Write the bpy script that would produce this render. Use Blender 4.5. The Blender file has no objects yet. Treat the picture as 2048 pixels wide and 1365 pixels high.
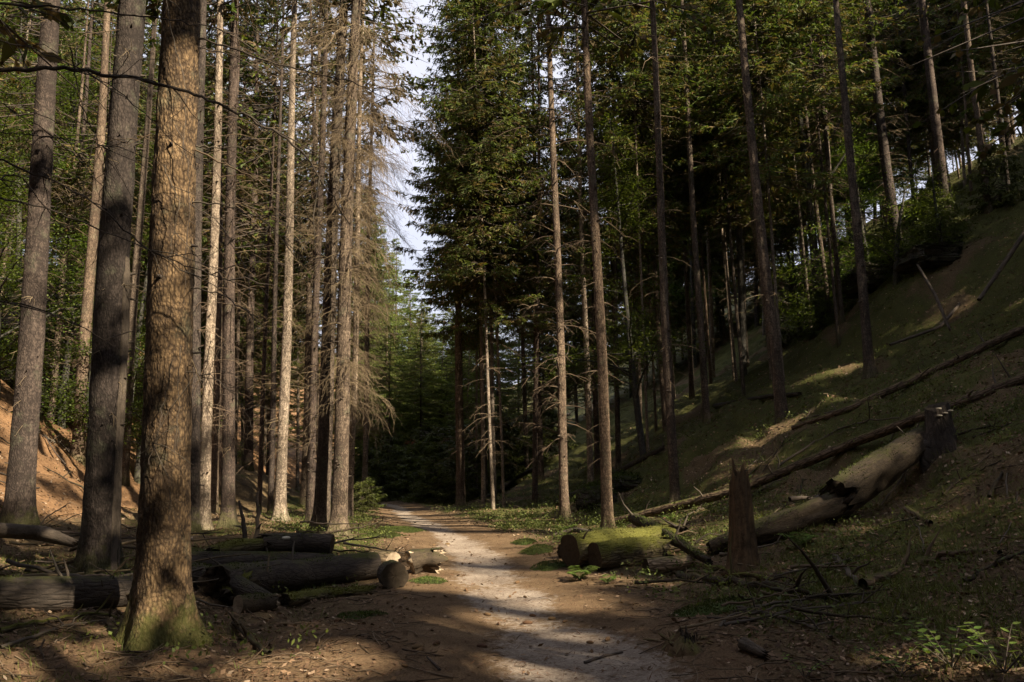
import bpy, math
import numpy as np
from mathutils import Matrix, Vector, Quaternion

# ------------------------------------------------------------------ camera, sky, sun, exposure
SC = bpy.context.scene
COL = SC.collection
F = 1500.0                      # focal length in pixels of the 2048 px wide photograph
PITCH = math.atan(248 / F)
ROLL = math.radians(1.4)
CAM = np.array([0.0, 0.0, 1.6])
fw = np.array([0, math.cos(PITCH), math.sin(PITCH)])
up0 = np.array([0, -math.sin(PITCH), math.cos(PITCH)])
rt0 = np.array([1.0, 0, 0])
rt = rt0 * math.cos(ROLL) - up0 * math.sin(ROLL)
up = up0 * math.cos(ROLL) + rt0 * math.sin(ROLL)
cd = bpy.data.cameras.new('camera')
cam = bpy.data.objects.new('camera', cd)
COL.objects.link(cam)
cd.sensor_width = 36
cd.lens = 36 * F / 2048
cd.clip_start = 0.05
cd.clip_end = 1500
cam.matrix_world = Matrix([[rt[i], up[i], -fw[i], CAM[i]] for i in range(3)] + [[0, 0, 0, 1]])
SC.camera = cam

SUN_AZ = math.radians(48)       # to the right of straight behind
SUN_EL = math.radians(37)
SUN = np.array([math.sin(SUN_AZ) * math.cos(SUN_EL), -math.cos(SUN_AZ) * math.cos(SUN_EL), math.sin(SUN_EL)])
W = bpy.data.worlds.new('World')
SC.world = W
W.use_nodes = True
wn = W.node_tree
sky = wn.nodes.new('ShaderNodeTexSky')
sky.sky_type = 'NISHITA'
sky.sun_disc = False
sky.sun_elevation = SUN_EL
sky.sun_rotation = math.atan2(SUN[0], SUN[1])
sky.air_density = 1.0
sky.dust_density = 2.5
bg = wn.nodes['Background']
bg.inputs[1].default_value = 0.046
wtc = wn.nodes.new('ShaderNodeTexCoord')
wno = wn.nodes.new('ShaderNodeTexNoise')          # thin high cloud over the whole sky
wno.inputs['Scale'].default_value = 3.0
wno.inputs['Detail'].default_value = 6
wn.links.new(wtc.outputs['Generated'], wno.inputs['Vector'])
wmr = wn.nodes.new('ShaderNodeMapRange')
wmr.inputs['From Min'].default_value = 0.3
wmr.inputs['From Max'].default_value = 0.7
wmr.inputs['To Min'].default_value = 0.65
wmr.inputs['To Max'].default_value = 0.95
wn.links.new(wno.outputs['Fac'], wmr.inputs['Value'])
wmx = wn.nodes.new('ShaderNodeMix')
wmx.data_type = 'RGBA'
wn.links.new(wmr.outputs[0], wmx.inputs[0])
wn.links.new(sky.outputs[0], wmx.inputs[6])
wmx.inputs[7].default_value = (7.4, 7.5, 8.6, 1)
wn.links.new(wmx.outputs[2], bg.inputs[0])
sl = bpy.data.lights.new('sun', 'SUN')
sl.energy = 5.0
sl.angle = math.radians(0.53)
sl.color = (1.0, 0.85, 0.62)
so = bpy.data.objects.new('sun', sl)
COL.objects.link(so)
so.rotation_mode = 'QUATERNION'
so.rotation_quaternion = Vector(SUN).to_track_quat('Z', 'Y')
so.location = (20, -20, 40)
vs = SC.view_settings
vs.view_transform = 'Standard'
vs.look = 'None'
vs.exposure = 1.62
vs.gamma = 1.0
SC.render.engine = 'CYCLES'
SC.cycles.max_bounces = 3
SC.cycles.diffuse_bounces = 2
SC.cycles.debug_use_spatial_splits = True
SC.cycles.glossy_bounces = 2
SC.cycles.transmission_bounces = 4
SC.cycles.use_denoising = True
SC.cycles.use_adaptive_sampling = True
SC.cycles.adaptive_threshold = 0.012
SC.cycles.adaptive_min_samples = 24

# ------------------------------------------------------------------ helpers
rng = np.random.default_rng(7)


def P(px, py, d):
    """world point seen at photograph pixel (px,py) at forward distance d"""
    v = fw + rt * ((px - 1024) / F) - up * ((py - 682.5) / F)
    return CAM + v * (d / v[1])


def proj(p):
    q = np.asarray(p, float) - CAM
    z = q @ fw
    return 1024 + F * (q @ rt) / z, 682.5 - F * (q @ up) / z


_perm = np.random.default_rng(3).random((256, 256))


def vnoise(x, y):
    x = np.asarray(x, float); y = np.asarray(y, float)
    xi = np.floor(x).astype(int); yi = np.floor(y).astype(int)
    fx = x - xi; fy = y - yi
    fx = fx * fx * (3 - 2 * fx); fy = fy * fy * (3 - 2 * fy)
    a = _perm[xi & 255, yi & 255]; b = _perm[(xi + 1) & 255, yi & 255]
    c = _perm[xi & 255, (yi + 1) & 255]; d = _perm[(xi + 1) & 255, (yi + 1) & 255]
    return (a + (b - a) * fx) * (1 - fy) + (c + (d - c) * fx) * fy


def fbm(x, y, o=4):
    s = 0; a = 0.5
    for i in range(o):
        s = s + a * (vnoise(x + 17.3 * i, y - 9.1 * i) - 0.5)
        x = x * 2.03; y = y * 2.03; a *= 0.5
    return s


class MB:
    """collects vertices, faces and a tint per vertex; build() links ONE mesh object"""
    def __init__(s):
        s.v = []; s.q = []; s.t = []; s.c = []; s.n = 0; s.st = None

    def add(s, v, q=None, t=None, c=0.5):
        v = np.asarray(v, np.float32).reshape(-1, 3)
        if not len(v):
            return
        s.v.append(v)
        c = np.asarray(c, np.float32)
        s.c.append(np.full(len(v), c, np.float32) if c.ndim == 0 else c.reshape(-1))
        if q is not None and len(q):
            s.q.append(np.asarray(q, np.int64).reshape(-1, 4) + s.n)
        if t is not None and len(t):
            s.t.append(np.asarray(t, np.int64).reshape(-1, 3) + s.n)
        s.n += len(v)

    def absorb(s, o, Rm, base):
        n0 = s.n
        for v, c in zip(o.v, o.c):
            s.v.append((v @ Rm.T + base).astype(np.float32)); s.c.append(c)
        s.q += [q + n0 for q in o.q]; s.t += [t + n0 for t in o.t]
        s.n += o.n

    def mesh(s, name, mat, smooth=True):
        me = bpy.data.meshes.new(name)
        if s.n:
            v = np.concatenate(s.v)
            q = np.concatenate(s.q) if s.q else np.zeros((0, 4), int)
            t = np.concatenate(s.t) if s.t else np.zeros((0, 3), int)
            me.vertices.add(len(v))
            me.vertices.foreach_set('co', v.ravel())
            me.loops.add(4 * len(q) + 3 * len(t))
            me.polygons.add(len(q) + len(t))
            me.loops.foreach_set('vertex_index', np.concatenate([q.ravel(), t.ravel()]).astype(np.int32))
            st = np.concatenate([np.arange(len(q)) * 4, 4 * len(q) + np.arange(len(t)) * 3]).astype(np.int32)
            me.polygons.foreach_set('loop_start', st)
            me.polygons.foreach_set('use_smooth', np.full(len(st), smooth))
            at = me.attributes.new('tint', 'FLOAT', 'POINT')
            at.data.foreach_set('value', np.concatenate(s.c))
            if s.st is not None:
                at = me.attributes.new('straight', 'FLOAT_VECTOR', 'POINT')
                at.data.foreach_set('vector', s.st.astype(np.float32).ravel())
            me.update(calc_edges=True)
        me.materials.append(mat)
        return me

    def build(s, name, mat, parent=None, smooth=True):
        return link(name, s.mesh(name, mat, smooth), parent)


def link(name, me, parent=None):
    o = bpy.data.objects.new(name, me)
    COL.objects.link(o)
    if parent is not None:
        o.parent = parent
    return o


def tag(o, label=None, cat=None, group=None, kind=None):
    if label: o['label'] = label
    if cat: o['category'] = cat
    if group: o['group'] = group
    if kind: o['kind'] = kind
    return o


def thing(name, loc, label, cat, group=None):
    o = link(name, None)
    o.location = [float(a) for a in loc]
    o.empty_display_size = 0.2
    return tag(o, label, cat, group)


def nrm(a):
    return a / np.maximum(np.linalg.norm(a, axis=-1, keepdims=True), 1e-9)


def tubes(mb, Q, R, sides=3, c=0.5, cap=False):
    """n tubes at once: Q (n,k,3), R (n,k)"""
    Q = np.asarray(Q, float); R = np.asarray(R, float)
    if Q.ndim == 2:
        Q = Q[None]; R = R[None]
    n, k, _ = Q.shape
    if n == 0:
        return
    T = nrm(np.gradient(Q, axis=1))
    ref = np.where(np.abs(T[:, :1, 2:3]) > 0.8, np.array([1.0, 0, 0]), np.array([0, 0, 1.0]))
    N = nrm(ref - (ref * T).sum(-1, keepdims=True) * T)
    B = np.cross(T, N)
    a = np.arange(sides) * 2 * np.pi / sides
    V = Q[:, :, None] + R[:, :, None, None] * (N[:, :, None] * np.cos(a)[:, None] + B[:, :, None] * np.sin(a)[:, None])
    idx = np.arange(n * k * sides).reshape(n, k, sides)
    q = np.stack([idx[:, :-1], np.roll(idx, -1, 2)[:, :-1], np.roll(idx, -1, 2)[:, 1:], idx[:, 1:]], -1).reshape(-1, 4)
    cc = np.asarray(c, float)
    if cc.ndim == 1:
        cc = np.repeat(cc, k * sides)
    mb.add(V.reshape(-1, 3), q, None, cc)


def blades(mb, p, d, l, w, nrmv, c):
    """n flat tapered blades: start p, direction d, length l, width w"""
    n = len(p)
    if n == 0:
        return
    s = nrm(np.cross(d, nrmv)) * (w[:, None] * 0.5)
    e = p + d * l[:, None]
    m = p + d * (l * 0.45)[:, None]
    V = np.stack([p, m + s, e, m - s], 1)
    q = np.arange(4 * n).reshape(n, 4)
    mb.add(V.reshape(-1, 3), q, None, np.repeat(c, 4))


def sphere_dirs(n, r):
    v = r.normal(size=(n, 3))
    return nrm(v)


# ------------------------------------------------------------------ materials
def new_mat(name):
    m = bpy.data.materials.new(name)
    m.use_nodes = True
    nt = m.node_tree
    for n in list(nt.nodes):
        nt.nodes.remove(n)
    return m, nt


def N(nt, t, **kw):
    n = nt.nodes.new(t)
    for k, v in kw.items():
        if k == 'inp':
            for a, b in v.items():
                n.inputs[a].default_value = b
        else:
            setattr(n, k, v)
    return n


def L(nt, a, b):
    nt.links.new(a, b)


def ramp(nt, fac, stops):
    r = nt.nodes.new('ShaderNodeValToRGB')
    el = r.color_ramp.elements
    while len(el) < len(stops):
        el.new(0.5)
    for e, (p, c) in zip(el, stops):
        e.position = p
        e.color = (*c, 1) if len(c) == 3 else c
    L(nt, fac, r.inputs[0])
    return r.outputs[0]


def mixc(nt, f, a, b, mode='MIX'):
    m = nt.nodes.new('ShaderNodeMix')
    m.data_type = 'RGBA'
    m.blend_type = mode
    for s, v in ((0, f), (6, a), (7, b)):
        if hasattr(v, 'is_output') or hasattr(v, 'links'):
            L(nt, v, m.inputs[s])
        else:
            m.inputs[s].default_value = v if s == 0 else ((*v, 1) if len(v) == 3 else v)
    return m.outputs[2]


def noise(nt, vec, scale, detail=4, rough=0.55, dist=0.0):
    n = N(nt, 'ShaderNodeTexNoise', inp={'Scale': scale, 'Detail': detail, 'Roughness': rough, 'Distortion': dist})
    if vec is not None:
        L(nt, vec, n.inputs['Vector'])
    return n.outputs['Fac']


def mapping(nt, vec, scale):
    m = N(nt, 'ShaderNodeMapping', inp={'Scale': scale})
    L(nt, vec, m.inputs['Vector'])
    return m.outputs['Vector']


def math_(nt, op, a, b=0.0, c=0.0):
    m = nt.nodes.new('ShaderNodeMath')
    m.operation = op
    for i, v in enumerate((a, b, c)):
        if hasattr(v, 'links'):
            L(nt, v, m.inputs[i])
        else:
            m.inputs[i].default_value = v
    return m.outputs[0]


def smooth01(nt, v, lo, hi):
    m = nt.nodes.new('ShaderNodeMapRange')
    m.interpolation_type = 'SMOOTHSTEP'
    m.inputs['From Min'].default_value = lo
    m.inputs['From Max'].default_value = hi
    L(nt, v, m.inputs['Value'])
    return m.outputs[0]


def finish(nt, color, rough=0.9, bump=None, strength=0.5, dist=0.02, trans=0.0, spec=0.25):
    b = N(nt, 'ShaderNodeBsdfPrincipled')
    if hasattr(color, 'links'):
        L(nt, color, b.inputs['Base Color'])
    else:
        b.inputs['Base Color'].default_value = (*color, 1)
    b.inputs['Roughness'].default_value = rough
    b.inputs['Specular IOR Level'].default_value = spec
    if bump is not None:
        bp = N(nt, 'ShaderNodeBump', inp={'Strength': strength, 'Distance': dist})
        L(nt, bump, bp.inputs['Height'])
        L(nt, bp.outputs[0], b.inputs['Normal'])
    out = N(nt, 'ShaderNodeOutputMaterial')
    if trans > 0:
        t = N(nt, 'ShaderNodeBsdfTranslucent')
        if hasattr(color, 'links'):
            bright = mixc(nt, 1.0, color, (1.0, 1.0, 0.55), 'MULTIPLY')
            L(nt, bright, t.inputs['Color'])
        else:
            t.inputs['Color'].default_value = (*color, 1)
        mx = N(nt, 'ShaderNodeMixShader', inp={0: trans})
        L(nt, b.outputs[0], mx.inputs[1])
        L(nt, t.outputs[0], mx.inputs[2])
        L(nt, mx.outputs[0], out.inputs[0])
    else:
        L(nt, b.outputs[0], out.inputs[0])


def bark_mat(name, dark, mid, light, moss=0.35, scale=1.0, bump=0.012, mosscol=(0.07, 0.075, 0.018)):
    m, nt = new_mat(name)
    co = N(nt, 'ShaderNodeTexCoord').outputs['Object']
    oi = N(nt, 'ShaderNodeObjectInfo')
    wv = N(nt, 'ShaderNodeTexNoise', inp={'Scale': 5.0, 'Detail': 4})
    L(nt, co, wv.inputs['Vector'])
    vm = N(nt, 'ShaderNodeVectorMath', operation='MULTIPLY_ADD')
    L(nt, wv.outputs['Color'], vm.inputs[0])
    vm.inputs[1].default_value = (0.05, 0.05, 0.12)
    L(nt, co, vm.inputs[2])
    flat = mapping(nt, vm.outputs[0], (1, 1, 0.5))
    vo = N(nt, 'ShaderNodeTexVoronoi', inp={'Scale': 42 * scale, 'Randomness': 1.0})
    L(nt, flat, vo.inputs['Vector'])
    big = noise(nt, mapping(nt, co, (1, 1, 0.35)), 2.2, 5, 0.6)
    fine = noise(nt, flat, 70 * scale, 5, 0.65)
    ring = noise(nt, mapping(nt, co, (0.6, 0.6, 9.0)), 1.6, 3, 0.6)
    v = math_(nt, 'ADD', math_(nt, 'MULTIPLY', vo.outputs['Distance'], -0.75), 0.75)
    v = math_(nt, 'MULTIPLY', v, math_(nt, 'ADD', math_(nt, 'MULTIPLY', fine, 0.9), 0.35))
    v2 = N(nt, 'ShaderNodeTexVoronoi', inp={'Scale': 17 * scale, 'Randomness': 1.0})
    L(nt, mapping(nt, vm.outputs[0], (1, 1, 0.33)), v2.inputs['Vector'])
    v = math_(nt, 'SUBTRACT', math_(nt, 'MULTIPLY', v, 0.8), math_(nt, 'MULTIPLY', v2.outputs['Distance'], 0.35))
    v = math_(nt, 'ADD', v, math_(nt, 'ADD', math_(nt, 'MULTIPLY', math_(nt, 'SUBTRACT', big, 0.5), 0.9), 0.16))
    v = math_(nt, 'ADD', v, math_(nt, 'MULTIPLY', math_(nt, 'SUBTRACT', ring, 0.5), 0.35))
    col = ramp(nt, v, [(0.12, dark), (0.45, mid), (0.85, light)])
    hsv = N(nt, 'ShaderNodeHueSaturation')
    L(nt, math_(nt, 'ADD', math_(nt, 'MULTIPLY', oi.outputs['Random'], 0.5), 0.78), hsv.inputs['Value'])
    L(nt, math_(nt, 'ADD', math_(nt, 'MULTIPLY', oi.outputs['Random'], 0.3), 0.85), hsv.inputs['Saturation'])
    L(nt, col, hsv.inputs['Color'])
    col = hsv.outputs[0]
    # lichen film and mossy foot (growth on the bark itself)
    li = smooth01(nt, noise(nt, co, 3.1, 6, 0.7), 0.52, 0.75)
    col = mixc(nt, math_(nt, 'MULTIPLY', li, 0.35), col, (0.16, 0.17, 0.11))
    sx = N(nt, 'ShaderNodeSeparateXYZ')
    L(nt, co, sx.inputs[0])
    ms = smooth01(nt, math_(nt, 'SUBTRACT', math_(nt, 'MULTIPLY', noise(nt, co, 7, 5, 0.7), 1.6), math_(nt, 'MULTIPLY', sx.outputs[2], 1.1)), 0.25, 0.75)
    col = mixc(nt, math_(nt, 'MULTIPLY', ms, moss), col, mosscol)
    h = math_(nt, 'ADD', math_(nt, 'MULTIPLY', vo.outputs['Distance'], -0.8), math_(nt, 'MULTIPLY', fine, 0.7))
    finish(nt, col, 0.92, h, 0.9, bump)
    return m


def log_mat(name, dark, mid, moss_amt, mosscol=(0.085, 0.095, 0.018), rock=False, grain=1.0, cr=0.5):
    m, nt = new_mat(name)
    if rock:
        co = N(nt, 'ShaderNodeTexCoord').outputs['Object']
    else:
        co = N(nt, 'ShaderNodeAttribute', attribute_name='straight').outputs['Vector']
    geo = N(nt, 'ShaderNodeNewGeometry')
    sx = N(nt, 'ShaderNodeSeparateXYZ')
    L(nt, geo.outputs['Normal'], sx.inputs[0])
    wv = N(nt, 'ShaderNodeTexNoise', inp={'Scale': 6.0, 'Detail': 4})
    L(nt, co, wv.inputs['Vector'])
    vm = N(nt, 'ShaderNodeVectorMath', operation='MULTIPLY_ADD')
    L(nt, wv.outputs['Color'], vm.inputs[0])
    vm.inputs[1].default_value = (0.04, 0.04, 0.12)
    L(nt, co, vm.inputs[2])
    wc = vm.outputs[0]
    n1 = noise(nt, mapping(nt, wc, (1, 1, 1) if rock else (1, 1, 0.13 / grain)), 20, 6, 0.7)
    n2 = noise(nt, co, 45, 5, 0.7)
    n3 = noise(nt, co, 3.0, 6, 0.7)
    vo = N(nt, 'ShaderNodeTexVoronoi', inp={'Scale': 19.0 if not rock else 3.0}, feature='DISTANCE_TO_EDGE')
    L(nt, mapping(nt, wc, (1, 1, 0.22 / grain) if not rock else (.4, .4, 2.2)), vo.inputs['Vector'])
    crack = smooth01(nt, vo.outputs['Distance'], 0.0, 0.22)
    v = math_(nt, 'ADD', math_(nt, 'MULTIPLY', n1, 0.75), math_(nt, 'MULTIPLY', n2, 0.35))
    v = math_(nt, 'ADD', math_(nt, 'MULTIPLY', v, math_(nt, 'ADD', math_(nt, 'MULTIPLY', crack, cr), 0.70 - 0.32 * cr)), math_(nt, 'MULTIPLY', math_(nt, 'SUBTRACT', n3, 0.5), 0.6))
    col = ramp(nt, v, [(0.25, dark), (0.55, mid), (0.8, tuple(min(1, c * 1.7) for c in mid))])
    f = math_(nt, 'ADD', math_(nt, 'MULTIPLY', sx.outputs[2], 0.35), n3)
    f = smooth01(nt, math_(nt, 'ADD', f, moss_amt - 0.5), 0.45, 0.75)
    mc = mixc(nt, noise(nt, co, 30, 4, 0.7), tuple(c * 0.4 for c in mosscol), tuple(c * 1.5 for c in mosscol))
    col = mixc(nt, f, col, mc)
    hh = math_(nt, 'ADD', math_(nt, 'MULTIPLY', n2, 0.4), math_(nt, 'MULTIPLY', noise(nt, co, 110, 3, 0.6), math_(nt, 'ADD', math_(nt, 'MULTIPLY', f, .5), 0.1)))
    hh = math_(nt, 'ADD', hh, math_(nt, 'ADD', math_(nt, 'MULTIPLY', crack, cr), math_(nt, 'MULTIPLY', n1, 0.9)))
    finish(nt, col, 0.95, hh, 1.0, 0.02 if not rock else .06)
    return m


def cut_mat(name, a, b):
    m, nt = new_mat(name)
    co = N(nt, 'ShaderNodeTexCoord').outputs['Object']
    at = N(nt, 'ShaderNodeAttribute', attribute_name='tint')
    w = math_(nt, 'SINE', math_(nt, 'ADD', math_(nt, 'MULTIPLY', at.outputs['Fac'], 95), math_(nt, 'MULTIPLY', noise(nt, co, 6), 6)))
    f = math_(nt, 'ADD', math_(nt, 'MULTIPLY', w, 0.2), noise(nt, co, 14, 5, 0.7))
    col = ramp(nt, f, [(0.2, a), (0.8, b)])
    finish(nt, col, 0.95, f, 0.5, 0.01)
    return m


def foliage_mat(name, c0, c1, c2, trans=0.3, rough=0.6):
    m, nt = new_mat(name)
    at = N(nt, 'ShaderNodeAttribute', attribute_name='tint')
    oi = N(nt, 'ShaderNodeObjectInfo')
    col = ramp(nt, at.outputs['Fac'], [(0.0, c0), (0.5, c1), (1.0, c2)])
    hsv = N(nt, 'ShaderNodeHueSaturation')
    L(nt, math_(nt, 'ADD', math_(nt, 'MULTIPLY', oi.outputs['Random'], 0.5), 0.75), hsv.inputs['Value'])
    L(nt, math_(nt, 'ADD', math_(nt, 'MULTIPLY', oi.outputs['Random'], 0.03), 0.485), hsv.inputs['Hue'])
    L(nt, col, hsv.inputs['Color'])
    finish(nt, hsv.outputs[0], rough, None, trans=trans, spec=0.3)
    return m


M = {}
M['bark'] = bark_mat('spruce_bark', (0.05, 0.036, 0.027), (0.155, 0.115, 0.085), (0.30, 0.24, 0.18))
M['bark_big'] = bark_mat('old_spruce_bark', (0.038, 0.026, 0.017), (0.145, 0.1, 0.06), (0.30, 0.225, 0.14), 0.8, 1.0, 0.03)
M['bark_dark'] = bark_mat('dark_shaded_spruce_bark', (0.03, 0.022, 0.019), (0.085, 0.063, 0.052), (0.175, 0.138, 0.115), 0.5, 1.0)  # shade put into the bark colour of dark trunks; random on background ones
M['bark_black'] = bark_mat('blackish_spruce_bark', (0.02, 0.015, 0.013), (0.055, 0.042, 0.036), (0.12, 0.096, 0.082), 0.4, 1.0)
M['bark_grey'] = bark_mat('pale_sunlit_spruce_bark', (0.09, 0.07, 0.055), (0.29, 0.235, 0.185), (0.46, 0.40, 0.33), 0.25, 0.9)  # sunlight put into the bark colour of lit trunks; random on background ones
M['bark_beech'] = bark_mat('beech_bark', (0.035, 0.033, 0.03), (0.075, 0.07, 0.06), (0.13, 0.125, 0.11), 0.3, 0.5, 0.004)
M['twig'] = foliage_mat('dead_twig_wood', (0.055, 0.038, 0.024), (0.115, 0.083, 0.052), (0.22, 0.168, 0.11), 0.0, 0.9)
M['twig_dark'] = foliage_mat('dark_twig_wood', (0.04, 0.032, 0.026), (0.075, 0.06, 0.048), (0.12, 0.1, 0.08), 0.0, 0.9)
M['needle'] = foliage_mat('spruce_needles', (0.15, 0.1, 0.045), (0.056, 0.086, 0.017), (0.17, 0.2, 0.036), 0.45)
M['fresh_lit'] = foliage_mat('fresh_sunlit_needles', (0.11, 0.14, 0.035), (0.125, 0.165, 0.038), (0.22, 0.25, 0.06), 0.45)  # yellower green, brightened to put sunlight into the far spruces' colour
M['beech'] = foliage_mat('beech_leaves', (0.05, 0.075, 0.014), (0.08, 0.125, 0.02), (0.14, 0.175, 0.03), 0.5, 0.5)
M['sapling'] = foliage_mat('young_spruce_needles', (0.045, 0.055, 0.014), (0.068, 0.085, 0.02), (0.12, 0.14, 0.03), 0.4)
M['bilberry'] = foliage_mat('bilberry_leaves', (0.05, 0.06, 0.015), (0.08, 0.105, 0.025), (0.15, 0.17, 0.04), 0.35)
M['fern'] = foliage_mat('fern_leaves', (0.06, 0.1, 0.02), (0.11, 0.175, 0.033), (0.17, 0.23, 0.05), 0.45)
M['rusty'] = foliage_mat('rusty_leaves', (0.2, 0.07, 0.03), (0.3, 0.11, 0.05), (0.36, 0.16, 0.08), 0.35)
M['grassm'] = foliage_mat('grass_blades', (0.1, 0.09, 0.03), (0.1, 0.12, 0.03), (0.16, 0.18, 0.05), 0.35)
M['moss'] = foliage_mat('moss_tufts', (0.03, 0.045, 0.01), (0.05, 0.07, 0.013), (0.085, 0.105, 0.02), 0.2, 0.9)
M['moss_bright'] = foliage_mat('bright_moss_tufts', (0.06, 0.06, 0.014), (0.11, 0.11, 0.02), (0.18, 0.17, 0.035), 0.25, 0.9)
M['litter'] = foliage_mat('fallen_leaves', (0.06, 0.036, 0.02), (0.2, 0.128, 0.075), (0.42, 0.33, 0.24), 0.15, 0.8)
M['chip'] = foliage_mat('needle_and_bark_chips', (0.05, 0.03, 0.018), (0.14, 0.08, 0.04), (0.26, 0.16, 0.09), 0.0, 0.9)
M['log_dark'] = log_mat('old_log_bark', (0.03, 0.025, 0.022), (0.065, 0.052, 0.043), 0.26, (0.055, 0.06, 0.015), False, .8, .3)
M['log_moss'] = log_mat('mossy_log_bark', (0.045, 0.036, 0.024), (0.13, 0.105, 0.068), 0.55, (0.10, 0.10, 0.02))
M['log_rot'] = log_mat('rotten_log_wood', (0.022, 0.017, 0.012), (0.075, 0.056, 0.038), 0.26, (0.05, 0.053, 0.015), False, .5, .08)
M['log_pale'] = log_mat('peeled_log_wood', (0.12, 0.085, 0.055), (0.30, 0.22, 0.14), 0.25)
M['log_brown'] = log_mat('fallen_pole_bark', (0.045, 0.03, 0.02), (0.13, 0.09, 0.06), 0.30)
M['snag'] = log_mat('snag_wood', (0.045, 0.03, 0.018), (0.165, 0.108, 0.06), 0.28, (0.08, 0.085, 0.018), False, .4, .08)
M['cut'] = cut_mat('weathered_cut_wood', (0.018, 0.014, 0.01), (0.062, 0.046, 0.031))
M['cut_pale'] = cut_mat('pale_cut_wood', (0.16, 0.12, 0.08), (0.42, 0.34, 0.25))
M['bare_wood'] = log_mat('bare_trunk_wood', (0.05, 0.04, 0.032), (0.14, 0.112, 0.088), 0.05, (0.08, 0.09, 0.02), False, .5, .05)
M['rock'] = log_mat('mossy_sandstone', (0.022, 0.019, 0.016), (0.07, 0.06, 0.048), 0.45, (0.03, 0.034, 0.012), True)
M['fungus'] = foliage_mat('bracket_fungus', (0.3, 0.27, 0.23), (0.4, 0.36, 0.3), (0.5, 0.46, 0.4), 0.0, 0.8)

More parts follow.
